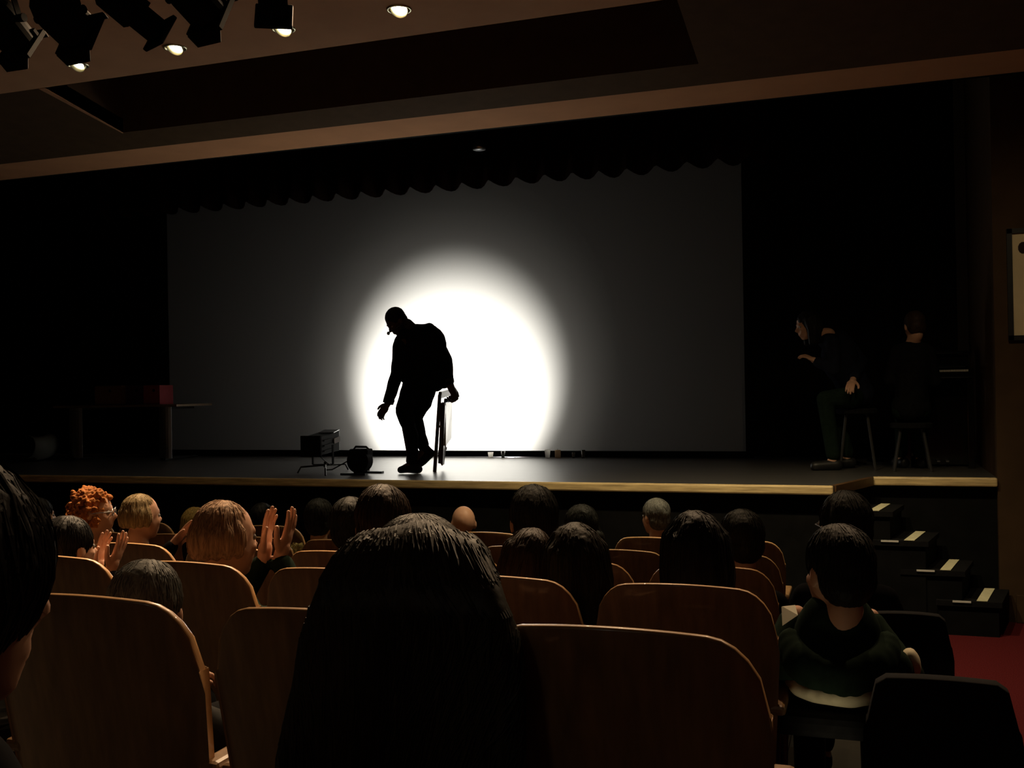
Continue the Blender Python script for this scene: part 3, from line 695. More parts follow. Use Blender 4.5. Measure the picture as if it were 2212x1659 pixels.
def seat_parts():
    """the seat facing +Y, standing at its own origin; the back's top edge is SEAT_H high"""
    hw = .243; NX, NZ, T = 22, 10, .020
    def top(u):
        u = abs(u); z = SEAT_H - .022 * u * u
        if u > .62: q = (u - .62) / .38; z -= .125 * (1 - math.sqrt(max(0, 1 - q * q)))
        return z
    def yoff(u, z): return -.035 * (1 - u * u) + (z - .9) * -.16
    grid = {0: [], 1: []}
    vs = []; fs = []
    us = [math.sin(math.pi / 2 * (i / NX * 2 - 1)) * .35 + (i / NX * 2 - 1) * .65 for i in range(NX + 1)]
    for side in (0, 1):
        for j in range(NZ + 1):
            for u in us:
                zt = top(u); z = .42 + (zt - .42) * j / NZ; w_ = hw * (1 - .10 * (1 - j / NZ))
                vs.append((u * w_, yoff(u, z) + (T if side else 0), z))
    n1 = (NX + 1) * (NZ + 1)
    for j in range(NZ):
        for i in range(NX):
            a = j * (NX + 1) + i; fs.append((a, a + 1, a + NX + 2, a + NX + 1)); fs.append((n1 + a, n1 + a + NX + 1, n1 + a + NX + 2, n1 + a + 1))
    for i in range(NX):
        a = NZ * (NX + 1) + i; fs.append((a, a + 1, n1 + a + 1, n1 + a)); fs.append((i + 1, i, n1 + i, n1 + i + 1))
    for j in range(NZ):
        a = j * (NX + 1); b = a + NX + 1; fs.append((b, a, n1 + a, n1 + b)); a += NX; b += NX; fs.append((a, b, n1 + b, n1 + a))
    back = bpy.data.meshes.new('backrest'); back.from_pydata(vs, [], fs); back.update(); nflat = 2 * NX * NZ
    pad = MB()
    pv = []; pf = []
    for side in (0, 1):
        for j in range(7):
            for i in range(13):
                u = (i / 12 * 2 - 1) * .86; z = .47 + (top(u) - .07 - .47) * j / 6
                e = (1 - (i / 6 - 1) ** 4) * (1 - (j / 3 - 1) ** 4)
                pv.append((u * hw * .94, yoff(u, z) + T + .001 + (side * (.012 + .03 * e)), z))
    for j in range(6):
        for i in range(12):
            a = j * 13 + i; pf.append((a, a + 1, a + 14, a + 13)); pf.append((91 + a, 91 + a + 13, 91 + a + 14, 91 + a + 1))
    for i in range(12): pf.append((78 + i, 79 + i, 91 + 79 + i, 91 + 78 + i)); pf.append((i + 1, i, 91 + i, 91 + i + 1))
    for j in range(6): a = j * 13; b = a + 13; pf.append((b, a, 91 + a, 91 + b)); a += 12; b += 12; pf.append((a, b, 91 + b, 91 + a))
    padm = bpy.data.meshes.new('pad'); padm.from_pydata(pv, [], pf); padm.update()
    back['nflat'] = nflat
    return back, padm


def make_seat(loc, label):
    r = empty('theatre_seat', loc, label, 'seat', 'wooden theatre seats in the rows')
    z = V((0, 0, 0))
    back, padm = seat_parts()
    o = link_mesh('backrest', back, [M['seatwood'], M['seatedge']], r)
    for i in range(back['nflat'], len(back.polygons)): back.polygons[i].material_index = 1
    md = o.modifiers.new('b', 'BEVEL'); md.width = .006; md.segments = 2; md.limit_method = 'ANGLE'; md.angle_limit = .9
    link_mesh('back_pad', padm, M['seatfabric'], r)
    MB().box((0, .25, .43), (.43, .40, .07)).build('seat_cushion', M['seatfabric'], r, z, bevel=.025)
    MB().box((0, .25, .385), (.41, .36, .016)).build('seat_pan', M['seatwood'], r, z)
    for s in (-1, 1):
        mb = MB(); mb.box((s * .232, .20, .30), (.022, .10, .60)); mb.box((s * .232, .20, .012), (.035, .26, .024))
        mb.build('standard', M['seatmetal'], r, z, bevel=.006)
        MB().box((s * .234, .19, .615), (.046, .30, .028)).build('armrest', M['seatwood'], r, z, bevel=.010)
    return r


def clone(root, loc, label):
    c = root.copy(); C.objects.link(c); c.location = loc; c['label'] = label
    for ch in root.children:
        d = ch.copy(); C.objects.link(d); d.parent = c
    return c


ROWS = {'A': (1.6, 1686, 1450), 'B': (2.7, 1692, 1330), 'C': (3.8, 1690, 1265), 'D': (4.9, 1697, 1215), 'E': (6.0, 1702, 1195)}
TOPZ = {'A': 1.375, 'B': 1.235, 'C': 1.095, 'D': .965, 'E': .868}
ROWN = {'A': 'the nearest visible row', 'B': 'the second row', 'C': 'the third row', 'D': 'the fourth row', 'E': 'the row nearest the stage'}
ORD = ['at the aisle end of', 'second from the aisle in', 'third from the aisle in', 'fourth from the aisle in', 'fifth from the aisle in', 'sixth from the aisle in', 'seventh from the aisle in', 'eighth from the aisle in', 'ninth from the aisle in', 'tenth from the aisle in']
proto = None; SEATS = {}
for rk, (yy, px, py) in ROWS.items():
    xe = at(px, py, Y=yy - .02).x - PITCH / 2; zf = TOPZ[rk] - SEAT_H; n = 0
    while n < 10:
        x = xe - n * PITCH; lab = 'arched plywood theatre seat, ' + ORD[n] + ' ' + ROWN[rk]
        # stop when the seat is wholly past the left edge of the frame
        v = V((x + PITCH / 2, yy, TOPZ[rk])) - CAM; u = CX + FPX * v.dot(RGT) / v.dot(FWD)
        if u < 0: break
        if proto is None: proto = make_seat((x, yy, zf), lab); SEATS[(rk, n)] = proto
        else: SEATS[(rk, n)] = clone(proto, (x, yy, zf), lab)
        n += 1
# low risers under each row keep the seats on the raked floor
def fl(y): return floor_z(y)
for (rk, n), o in SEATS.items(): pass
mb = MB()
for rk, (yy, px, py) in ROWS.items():
    xs = [o.location.x for (r_, n), o in SEATS.items() if r_ == rk]; zf = TOPZ[rk] - SEAT_H
    x0, x1 = min(xs) - .3, max(xs) + .27
    mb.box(((x0 + x1) / 2, yy + .2, zf - .101), (x1 - x0, .46, .20))
tr_ = struct(mb.build('floor_riser', M['seatmetal']))

# loose black chairs standing in the aisle


def black_chair(px_l, px_r, py_top, yy, label, hgt=.82, lean=.12):
    a, b = at(px_l, py_top, Y=yy), at(px_r, py_top + (px_r - px_l) * .06, Y=yy); w_ = b.x - a.x; x = (a.x + b.x) / 2; zt = a.z; z0 = floor_z(yy + .2)
    hgt = zt - z0
    r = empty('black_chair', (x, yy + .2, z0), label, 'chair')
    vs = []; fs = []; NX, NZ = 14, 10
    for s in (0, 1):
        for j in range(NZ + 1):
            for i in range(NX + 1):
                u = i / NX * 2 - 1; t = j / NZ; c = .10 * (1 - math.sqrt(max(0, 1 - max(0, (abs(u) - .72) / .28) ** 2))) if abs(u) > .72 else 0
                zt_ = zt - c - .012 * u * u; zb_ = z0 + hgt * .52
                z = zb_ + (zt_ - zb_) * t
                vs.append((x + u * w_ / 2, yy + (1 - t) * .06 - .02 * (1 - u * u) + s * .045, z))
    n1 = (NX + 1) * (NZ + 1)
    for j in range(NZ):
        for i in range(NX): q = j * (NX + 1) + i; fs += [(q, q + 1, q + NX + 2, q + NX + 1), (n1 + q, n1 + q + NX + 1, n1 + q + NX + 2, n1 + q + 1)]
    for i in range(NX): q = NZ * (NX + 1) + i; fs += [(q, q + 1, n1 + q + 1, n1 + q), (i + 1, i, n1 + i, n1 + i + 1)]
    for j in range(NZ): q = j * (NX + 1); k = q + NX + 1; fs += [(k, q, n1 + q, n1 + k), (q + NX, k + NX, n1 + k + NX, n1 + q + NX)]
    me = bpy.data.meshes.new('backrest'); me.from_pydata(vs, [], fs); me.update()
    o = link_mesh('backrest', me, M['softblack'], r, wloc(r)); md = o.modifiers.new('b', 'BEVEL'); md.width = .012; md.segments = 3; md.limit_method = 'ANGLE'; md.angle_limit = .9
    sz = z0 + hgt * .50
    MB().box((x, yy + .28, sz), (w_ * .98, .42, .07)).build('seat', M['softblack'], r, bevel=.025)
    for sx_ in (-1, 1):
        MB().tube([(x + sx_ * w_ * .46, yy + .05, z0 + hgt * .62), (x + sx_ * w_ * .46, yy + .09, sz - .02), (x + sx_ * w_ * .46, yy + .04, z0 + .002)], .011).build('leg', M['seatmetal'], r)
        MB().tube([(x + sx_ * w_ * .46, yy + .46, sz - .03), (x + sx_ * w_ * .46, yy + .48, z0 + .002)], .011).build('leg', M['seatmetal'], r)
    return r


black_chair(1868, 2205, 1452, 2.25, 'empty black padded chair in the aisle nearest the camera, over the red carpet')
black_chair(1868, 2056, 1318, 3.35, 'black chair back just in front of the red carpet, beyond the nearer black chair')
# ------------------------------------------------------------------ people
def rotz(a): return Matrix.Rotation(a, 3, 'Z')


def hand_mesh(curl=0.35, spread=0.10):
    """right hand in its own frame: wrist at 0, fingers along +Y, palm faces -Z, thumb on the -X side"""
    mb = MB()
    mb.ell((0, .045, 0), (.040, .050, .015)); mb.cap((0, -.03, 0), (0, .02, 0), .024, .026)
    for k, (x, L, r) in enumerate(((-.028, .072, .0088), (-.009, .082, .0092), (.010, .076, .0088), (.028, .060, .0078))):
        p = V((x, .082 - abs(x) * .15, 0)); ang = curl * (.5 + .1 * k); d0 = (x * spread / .028)
        q = [V((x * .8, .05, 0)), p]
        for s_, seg in enumerate((.45, .32, .26)):
            d = V((math.sin(d0) * .6, math.cos(ang), -math.sin(ang))).normalized(); q.append(q[-1] + d * L * seg); ang += curl * 1.1
        mb.chain(q, [r * 1.1, r * 1.1, r, r * .92, r * .82])
    mb.chain([V((-.022, .015, -.004)), V((-.046, .040, -.012)), V((-.060, .066, -.016)), V((-.064, .088, -.022))], [.014, .012, .0105, .009])
    return remesh(mb, .0042, 3)


HANDS = {'relaxed': hand_mesh(.40, .10), 'flat': hand_mesh(.10, .28), 'grip': hand_mesh(1.0, .05)}


def place_hand(me, wrist, d, palm, left, kind='relaxed', s=1.0):
    y = V(d).normalized(); z = -(V(palm) - y * V(palm).dot(y)).normalized(); x = y.cross(z)
    R = Matrix((x, y, z)).transposed().to_4x4()
    S = Matrix.Diagonal((-s if left else s, s, s, 1))
    h = HANDS[kind]
    if left:
        h = h.copy(); h.flip_normals()
    join_into(me, h, Matrix.Translation(wrist) @ R @ S)


def head_solids(mb, c, R, s, ears=True):
    """head with brow, nose, cheeks, lips, jaw and ears about its centre c; R maps right/forward/up to the hall"""
    def P(x, y, z): return c + R @ (V((x, y, z)) * s)
    mb.ell(P(0, -.012, .028), (.076 * s, .096 * s, .092 * s), R, 20, 12)
    mb.ell(P(0, .022, -.035), (.060 * s, .070 * s, .080 * s), R, 18, 10)
    mb.ell(P(0, .055, -.092), (.030 * s, .028 * s, .024 * s), R)
    mb.cap(P(-.03, .076, .022), P(.03, .076, .022), .013 * s)
    mb.cap(P(0, .086, .010), P(0, .106, -.024), .008 * s, .013 * s); mb.ell(P(0, .098, -.030), (.017 * s, .012 * s, .009 * s), R)
    mb.ell(P(0, .084, -.058), (.022 * s, .012 * s, .008 * s), R); mb.ell(P(0, .083, -.069), (.019 * s, .012 * s, .008 * s), R)
    for k in (-1, 1):
        mb.ell(P(.034 * k, .062, -.025), (.022 * s, .022 * s, .022 * s), R)
        if ears: mb.ell(P(.079 * k, -.006, -.008), (.009 * s, .021 * s, .033 * s), R @ Matrix.Rotation(.25 * k, 3, 'Z'))


def eyes(me, c, R, s, mi):
    mb = MB()
    for k in (-1, 1): mb.ell(c + R @ (V((.031 * k, .072, .004)) * s), (.0125 * s,) * 3, R, 10, 7)
    e = mb.mesh(); join_into(me, e, Matrix.Identity(4), mi); bpy.data.meshes.remove(e)


def hair_solids(style, c, R, s, k, face=None):
    """k scales the hair about the head"""
    mb = MB()
    def P(x, y, z): return c + R @ (V((x, y, z)) * s)
    def cap_(g=1.0, fz=0.0):
        mb.ell(P(0, -.020, .038), (.084 * s * g, .100 * s * g, .094 * s * g), R, 22, 12)
        mb.ell(P(0, -.045, -.010), (.078 * s * g, .066 * s * g, .080 * s * g), R, 18, 10)
    if style == 'short':
        cap_(k)
    elif style == 'ring':                                   # bald on top
        for a in range(-4, 5):
            t = math.pi * 1.5 + a * .36; mb.ell(P(.070 * math.cos(t), -.008 + .088 * math.sin(t), -.015), (.020 * s, .020 * s, .036 * s), R)
    elif style == 'thin':
        for a in range(-4, 5):
            t = math.pi * 1.5 + a * .38; mb.ell(P(.071 * math.cos(t), -.010 + .090 * math.sin(t), .005), (.024 * s, .024 * s, .055 * s), R)
        mb.ell(P(0, -.02, .052), (.072 * s, .088 * s, .072 * s), R)
    elif style == 'curly':
        cap_(k * .95); rnd = random.Random(int(c.x * 1000))
        for i in range(150):
            d = V((rnd.gauss(0, 1), rnd.gauss(0, 1), rnd.gauss(0, 1))).normalized()
            if d.y > .45 and d.z < .45: continue
            if d.z < -.75: continue
            mb.ell(P(d.x * .094 * k, -.022 + d.y * .108 * k, .02 + d.z * .104 * k), (.017 * s,) * 3, R, 8, 5)
    elif style in ('bob', 'long'):
        cap_(k)
        L = .17 if style == 'bob' else .42
        for a in range(-5, 6):
            t = math.pi * 1.5 + a * .36; x, y = .074 * math.cos(t) * k, -.016 + .084 * math.sin(t) * k
            f = 1.0 + (0.28 if style == 'long' else .05)
            mb.chain([P(x * .9, y * .9, .05), P(x * 1.05, y * 1.05, -.05), c + R @ (V((x * f, y * f, -.05)) * s) - V((0, 0, (L - .05) * s * (1 - .10 * abs(a) / 5)))], [.034 * s, .032 * s, .020 * s])
    elif style == 'bun':
        cap_(k); mb.ell(P(.055, -.085, -.035), (.042 * s,) * 3, R)
    return mb


def strands(hm, c, R, s, style, n, seed):
    """fine locks lying along the surface of a head of hair, from the crown outwards"""
    from mathutils.bvhtree import BVHTree
    tree = BVHTree.FromPolygons([v.co.copy() for v in hm.vertices], [tuple(p.vertices) for p in hm.polygons]); rnd = random.Random(seed); st_ = MB()
    low = {'bob': -62, 'long': -75}.get(style, -38)
    for i in range(n):
        ph = rnd.uniform(-math.pi, math.pi); wob = rnd.uniform(-.16, .16); p0 = rnd.uniform(0, 6.28); lift = rnd.uniform(-.0010, .0018) * s
        e0, e1 = rnd.uniform(35, 88), rnd.uniform(low, 20); pts = []
        for k in range(8):
            el = math.radians(e0 + (e1 - e0) * k / 7); f = ph + wob * math.sin(p0 + k * .5)
            d = R @ V((math.sin(f) * math.cos(el), -math.cos(f) * math.cos(el), math.sin(el)))
            h = tree.ray_cast(c + d * .8, -d)
            if h[0] is not None: pts.append(h[0] + h[1] * lift)
        if len(pts) > 4:
            r_ = rnd.uniform(.0010, .0021) * s; st_.tube(pts, [.0006] + [r_] * (len(pts) - 2) + [.0005], 4)
    return st_


def smoothstep(a, b, x): t = max(0, min(1, (x - a) / (b - a))); return t * t * (3 - 2 * t)


def finish_hair(mb, style, s, voxel):
    me = remesh(mb, voxel, 5)
    if style == 'curly': displace(me, .020 * s, (70, 70, 70), 2.0)
    elif style in ('long', 'bob', 'bun'): displace(me, .003 * s, (120, 120, 14), 4.0); displace(me, .0045 * s, (30, 30, 7), 9.0)
    elif style in ('short',): displace(me, .0018 * s, (130, 130, 45), 6.0); displace(me, .003 * s, (34, 34, 20), 3.0)
    else: displace(me, .002 * s, (110, 110, 45), 1.0)
    return me


LOOK = at(880, 800, Y=8.25)                                 # where the audience looks
GROUP = 'audience seated in the rows'


def person(px, ytop, Y, label, hair, style, cloth, skin=0, s=1.0, k=1.0, yaw=None, tilt=0.0, nod=0.0, row=None, roll=0.0, hands=None, extra=None, body_yaw=None, up=0.0, edir=None, dx=0.0, vox=.011, seat_x=None, sleeves=True, floor=None):
    """a seated spectator: the crown of the head shows at (px, ytop) at depth Y"""
    top = at(px, ytop, Y=Y); c = top - V((0, 0, .122 * s))
    zf = (TOPZ[row] - SEAT_H) if row else floor_z(Y)
    if floor is not None: zf = floor
    back = ROWS[row][0] if row else Y - .2
    if yaw is None: yaw = math.atan2(-(LOOK.x - c.x), LOOK.y - c.y)
    by = yaw * .25 if body_yaw is None else body_yaw
    Rh = rotz(yaw) @ Matrix.Rotation(roll, 3, 'Y') @ Matrix.Rotation(nod, 3, 'X')
    Rb = rotz(by)
    pel = V((seat_x if seat_x is not None else c.x + dx, back + .235, zf + .555 + up))
    nk = c + Rh @ V((0, -.03, -.085)) * s
    nb = c + V((0, -.015, -.185 * s)); nb.y = min(nb.y, c.y)
    H_ = (nb - pel).length; q = min(1.0, max(.62, H_ / .50)); q = .5 * q + .5 * s
    chest = pel.lerp(nb, .62)
    sh = [nb + Rb @ V((sd * .165 * q, -.01, -.055)) for sd in (-1, 1)]
    hip = [pel + Rb @ V((sd * .085 * q, 0.02, 0)) for sd in (-1, 1)]
    knee = [h + V((0, .40 * q, .0)) + V((sd * .03, 0, 0)) for h, sd in zip(hip, (-1, 1))]
    ank = [V((kn.x, kn.y + .02, zf + .075)) for kn in knee]
    wr = []; hd = []
    for i, sd in enumerate((-1, 1)):
        hh = hands[i] if hands else None
        if hh: wr.append(V(hh[0])); hd.append((V(hh[1]), V(hh[2]), hh[3]))
        else:
            wr.append(pel + Rb @ V((sd * .11, .27, .085))); hd.append((Rb @ V((-sd * .5, 1, -.15)), V((0, 0, -1)), 'relaxed'))
    elb = []
    for i, sd in enumerate((-1, 1)):
        mid = (sh[i] + wr[i]) / 2; L = (wr[i] - sh[i]).length; full = .53 * q; h = math.sqrt(max(.0004, (full / 2) ** 2 - (L / 2) ** 2)) if L < full else .01
        dirn = V(edir) if edir else Rb @ V((sd * .55, -.25, -.8)); ax = (wr[i] - sh[i]).normalized(); dirn = (dirn - ax * dirn.dot(ax)).normalized()
        elb.append(mid + dirn * h)
    b = MB()
    head_solids(b, c, Rh, s)
    b.chain([nk, nb - V((0, 0, .02))], [.050 * s, .056 * s])
    b.ell(chest, (.135 * q, .090 * q, .20 * q), Rb); b.ell(pel, (.14 * q, .10 * q, .11 * q), Rb); b.cap(pel, chest, .10 * q)
    b.chain([sh[0], nb - V((0, 0, .045)), sh[1]], [.045 * q, .055 * q, .045 * q])
    for i in (0, 1):
        b.chain([sh[i], elb[i], wr[i]], [.046 * q, .037 * q, .026 * q])
        b.chain([hip[i], knee[i], ank[i]], [.078 * q, .054 * q, .036 * q])
        b.chain([ank[i], ank[i] + V((0, .13 * q, -.04))], [.034 * q, .026 * q])
    me = remesh(b, vox, 3)
    org = V((pel.x, pel.y, zf))
    for i in (0, 1): place_hand(me, wr[i] + hd[i][0].normalized() * .015, hd[i][0], hd[i][1], i == 0, hd[i][2], .55 * s + .45 * q)
    eyes(me, c, Rh, s, 1)
    me.transform(Matrix.Translation(-org))
    o = link_mesh('person', me, [SKIN[skin], M['eye']]); o.location = org
    tag(o, label, 'person', GROUP if row else None)
    if style != 'bald':
        hm = finish_hair(hair_solids(style, c, Rh, s, k), style, s, .0055)
        st_ = strands(hm, c, Rh, s, style, 260, px) if style in ('short', 'thin', 'bob', 'long', 'bun') and o.name != 'person' else None
        link_mesh('hair', hm, H[hair], o, org)
        if st_: tag(st_.build('hair_strands', H[hair], o, org), kind='stuff')
    g = .014
    j = MB()
    j.ell(chest, (.135 * q + g, .090 * q + g, .20 * q + .01), Rb); j.ell(pel + V((0, 0, .04)), (.14 * q + g, .10 * q + g, .11 * q), Rb); j.cap(pel + V((0, 0, .03)), chest, .10 * q + g)
    j.chain([sh[0], nb - V((0, 0, .05)), sh[1]], [.045 * q + g, .055 * q + g, .045 * q + g])
    for i in (0, 1): j.chain([sh[i], elb[i], wr[i].lerp(elb[i], .12)], [.046 * q + g, .037 * q + g, .028 * q + g])
    jm = remesh(j, .014, 3); displace(jm, .010, (9, 9, 6), px * .01)
    link_mesh('jacket', jm, CL[cloth], o, org)
    t = MB()
    for i in (0, 1): t.chain([hip[i], knee[i], ank[i] + V((0, 0, .05))], [.078 * q + g, .054 * q + g, .040 * q + g])
    t.cap(hip[0], hip[1], .10 * q)
    link_mesh('trousers', remesh(t, .018, 2), CL['black' if cloth != 'black' else 'navy'], o, org)
    for i in (0, 1):
        f = MB(); f.chain([ank[i] + V((0, -.02, -.03)), ank[i] + V((0, .06 * q, -.035)), ank[i] + V((0, .15 * q, -.042))], [.042 * q, .040 * q, .033 * q])
        link_mesh('shoe', remesh(f, .012, 2), M['softblack'], o, org)
    if extra: extra(o, org, c, Rh, s, nb, sh, wr, elb, Rb, q, pel)
    return o


def glasses(o, org, c, R, s, *a):
    mb = MB()
    def P(x, y, z): return c + R @ (V((x, y, z)) * s)
    for k in (-1, 1):
        mb.tube([P(k * .032 + .022 * math.cos(t), .098, .004 + .018 * math.sin(t)) for t in [i * math.pi / 6 for i in range(13)]], .002, 6)
        mb.tube([P(k * .054, .098, .008), P(k * .080, .06, .008), P(k * .082, -.01, .004)], .0022, 6)
    mb.tube([P(-.010, .100, .006), P(.010, .100, .006)], .002, 6)
    mb.build('glasses', M['steel'], o, org)


def fur_collar(o, org, c, R, s, nb, sh, wr, elb, Rb, q, pel):
    mb = MB(); rnd = random.Random(3); n = 26
    for i in range(n):
        t = math.pi * (.92 + 1.16 * i / (n - 1)); mb.ell(nb + Rb @ V((.150 * math.cos(t), .02 + .085 * math.sin(t), -.005 + .01 * rnd.random())), (.034, .034, .042))
    me = remesh(mb, .008, 1); displace(me, .022, (75, 75, 40), 3)
    link_mesh('fur_collar', me, CL['fur'], o, org)
    st_ = MB()
    for i in range(420):
        t = math.pi * (.9 + 1.2 * rnd.random()); a = rnd.uniform(-.6, 1.9)
        p = nb + Rb @ V(((.150 + .036 * math.sin(a) * 0) * math.cos(t), .02 + .085 * math.sin(t), -.005))
        od = Rb @ V((math.cos(t) * math.cos(a), math.sin(t) * math.cos(a), math.sin(a))).normalized()
        p = p + od * .030; st_.cone(p, p + (od + V((rnd.uniform(-.5, .5), rnd.uniform(-.5, .5), rnd.uniform(-.6, .2)))).normalized() * .030, .0022, .0005, 3, False)
    tag(st_.build('fur_strands', CL['fur'], o, org), kind='stuff')


def hood(o, org, c, R, s, nb, sh, wr, elb, Rb, q, pel):
    mb = MB()
    for i in range(13):
        t = math.pi * (1.0 + i / 12.0); mb.ell(nb + Rb @ V((.115 * math.cos(t) * 1.1, .0 + .10 * math.sin(t), -.015 - .05 * math.sin(math.pi * i / 12))), (.040, .036, .050))
    me = remesh(mb, .009, 4); displace(me, .010, (12, 12, 12), 3); link_mesh('hood', me, CL['green'], o, org)
    # the cream shirt that shows below the jacket
    t = MB(); t.ell(pel + Rb @ V((0, -.005, -.045)), (.14 * q + .040, .10 * q + .070, .050), Rb); t.ell(at(1966, 1434, Y=2.98), (.024, .045, .048)); me = remesh(t, .012, 3); displace(me, .010, (14, 14, 9), 5); link_mesh('shirt_hem', me, CL['cream'], o, org)


def clap(pxa, pya, Y, d=(0.15, .25, 1.0), gap=.05, s=1.0):
    """wrist positions and palm directions of two hands held together, fingers up, at a pixel"""
    p = at(pxa, pya, Y=Y)
    return ((p + V((-gap, 0, 0)), d, (1, .15, 0), 'flat'), (p + V((gap, .02, 0)), (d[0] + .25, d[1], d[2]), (-1, -.15, 0), 'flat'))


YH = {'A': 1.79, 'B': 2.89, 'C': 3.99, 'D': 5.09, 'E': 6.19}
# --- nearest row
big = person(895, 1109, 1.80, 'girl with very long dark hair in the nearest row, hiding the middle of the picture', 'darkbrown', 'short', 'black', row='A', s=1.04, k=1.16, vox=.010)
person(318, 1216, 1.86, 'small child with short pale hair low behind the leftmost near seat', 'grey', 'short', 'grey', row='A', s=.90, k=1.03)
lf = person(-150, 1042, .80, 'person with long dark hair at the left edge of the picture, closest to the camera', 'black', 'long', 'black', s=1.0, k=1.36, yaw=-.62, floor=floor_z(.6), body_yaw=-.2)
clone(SEATS[('A', 0)], (lf.location.x, .5, floor_z(.6) - .0), 'arched plywood theatre seat under the long haired person at the left edge')
# --- second row
person(152, 1119, YH['B'], 'dark haired person clapping low at the left, second row', 'black', 'short', 'black', row='B', s=.90, k=1.03, yaw=-.25, hands=clap(218, 1236, 3.05, (.12, .25, 1), gap=.022))
person(488, 1080, YH['B'], 'large grey haired balding man clapping with raised hands, second row', 'sandy', 'thin', 'green', row='B', s=1.10, k=1.06, skin=0, yaw=-.30, hands=clap(584, 1206, 3.10, (.05, .2, 1), .026))
person(826, 1054, YH['B'], 'brown haired person just left of and behind the long haired girl', 'brown', 'short', 'black', row='B', s=.98, k=1.06)
person(1138, 1144, YH['B'], 'reddish brown haired child leaning against a darker haired neighbour, right of the girl', 'brown', 'bob', 'black', row='B', s=.84, k=1.0, roll=.20)
person(1240, 1137, YH['B'], 'dark haired child with a visible ear, right one of the two leaning heads', 'darkbrown', 'bob', 'brown', row='B', s=.96, k=1.04, roll=-.05)
person(1497, 1112, YH['B'], 'dark round haired person before the aisle seat of the second row', 'black', 'bob', 'black', row='B', s=.93, k=1.05)
# --- third row
person(-6, 1036, YH['C'], 'bald fair man cut off at the far left edge, third row', 'grey', 'ring', 'grey', row='C', s=.98)
person(203, 1057, YH['C'], 'red curly haired woman with glasses turned to the right, third row at the left', 'red', 'curly', 'black', row='C', s=.93, k=1.0, yaw=-1.05, extra=glasses)
person(306, 1066, YH['C'], 'man with light hair thinning at the crown, holding up his hands, third row', 'greyblond', 'thin', 'black', row='C', s=.92, yaw=-.35, hands=clap(388, 1172, 4.2, (.5, .2, .6), .030))
person(757, 1078, 3.60, 'dark fluffy haired person partly hidden at the left of the brown haired one', 'darkgrey', 'short', 'black', row='C', s=.94, k=1.03)
person(1150, 1054, YH['C'], 'tall dark haired man with a pink ear, centre of the third row', 'darkgrey', 'short', 'black', row='C', s=1.13, k=1.06)
person(1597, 1104, YH['C'], 'dark haired person with a bare neck near the aisle, third row', 'darkgrey', 'short', 'black', row='C', s=.94, k=1.02)
# --- fourth row
person(86, 1077, YH['D'], 'dark short haired person with a bright ear at the left, before the blond head', 'black', 'short', 'black', row='D', s=.92, k=1.0)
person(690, 1079, YH['D'], 'dark haired person wearing a coat with a pale fur collar', 'darkgrey', 'short', 'black', row='D', s=.97, k=1.0, extra=fur_collar)
person(1253, 1093, YH['D'], 'dark grey haired woman with a small bun, right of the tall man', 'darkgrey', 'bun', 'black', row='D', s=1.0, k=1.02)
# --- row nearest the stage
person(50, 1074, YH['E'], 'blond person at the left in the row nearest the stage', 'blond', 'bob', 'olive', row='E', s=.98, k=1.0)
person(425, 1097, YH['E'], 'blond head low behind the balding clapping man', 'blond', 'bob', 'olive', row='E', s=.92, k=1.0)
person(568, 1088, YH['E'], 'dark head seen just over the clapping hands, nearest the stage', 'black', 'short', 'black', row='E', s=.90, k=1.0)
person(1000, 1092, YH['E'], 'bald man with a shining head in the row nearest the stage', 'grey', 'bald', 'black', row='E', s=.99)
person(1414, 1078, YH['E'], 'short silver grey haired person in the row nearest the stage', 'grey', 'short', 'black', row='E', s=.92, k=1.0)
# --- beside the rows, at the aisle
cap_man = person(1822, 1066, 3.99, 'man with cropped hair and glasses on the aisle, his head before the stairs', 'darkgrey', 'short', 'black', s=1.06, k=1.04, yaw=.42, extra=glasses, floor=.15)
green = person(1806, 1140, 2.90, 'person in a dark green hooded jacket over a cream shirt, on the aisle', 'black', 'short', 'green', s=1.0, k=1.03, yaw=.62, nod=-.05, extra=hood, floor=.30, body_yaw=.1, up=.12)
# chairs under the two people on the aisle
for who, yy, lab in ((green, 2.90, 'black chair under the person in the green hooded jacket'), (cap_man, 3.99, 'black chair under the man with glasses on the aisle')):
    L = who.location; z0 = L.z
    r = empty('black_stool', (L.x, L.y + .02, z0), lab, 'stool')
    MB().box((L.x, L.y + .04, z0 + .42 + (.13 if who is green else 0)), (.40, .38, .06)).build('seat', M['softblack'], r, bevel=.02)
    for a in (-1, 1):
        for b_ in (-1, 1): MB().cone((L.x + a * .16, L.y + .04 + b_ * .15, z0 + .40 + (.13 if who is green else 0)), (L.x + a * .18, L.y + .04 + b_ * .17, floor_z(L.y) - .0), .012, .012, 8).build('leg', M['seatmetal'], r)
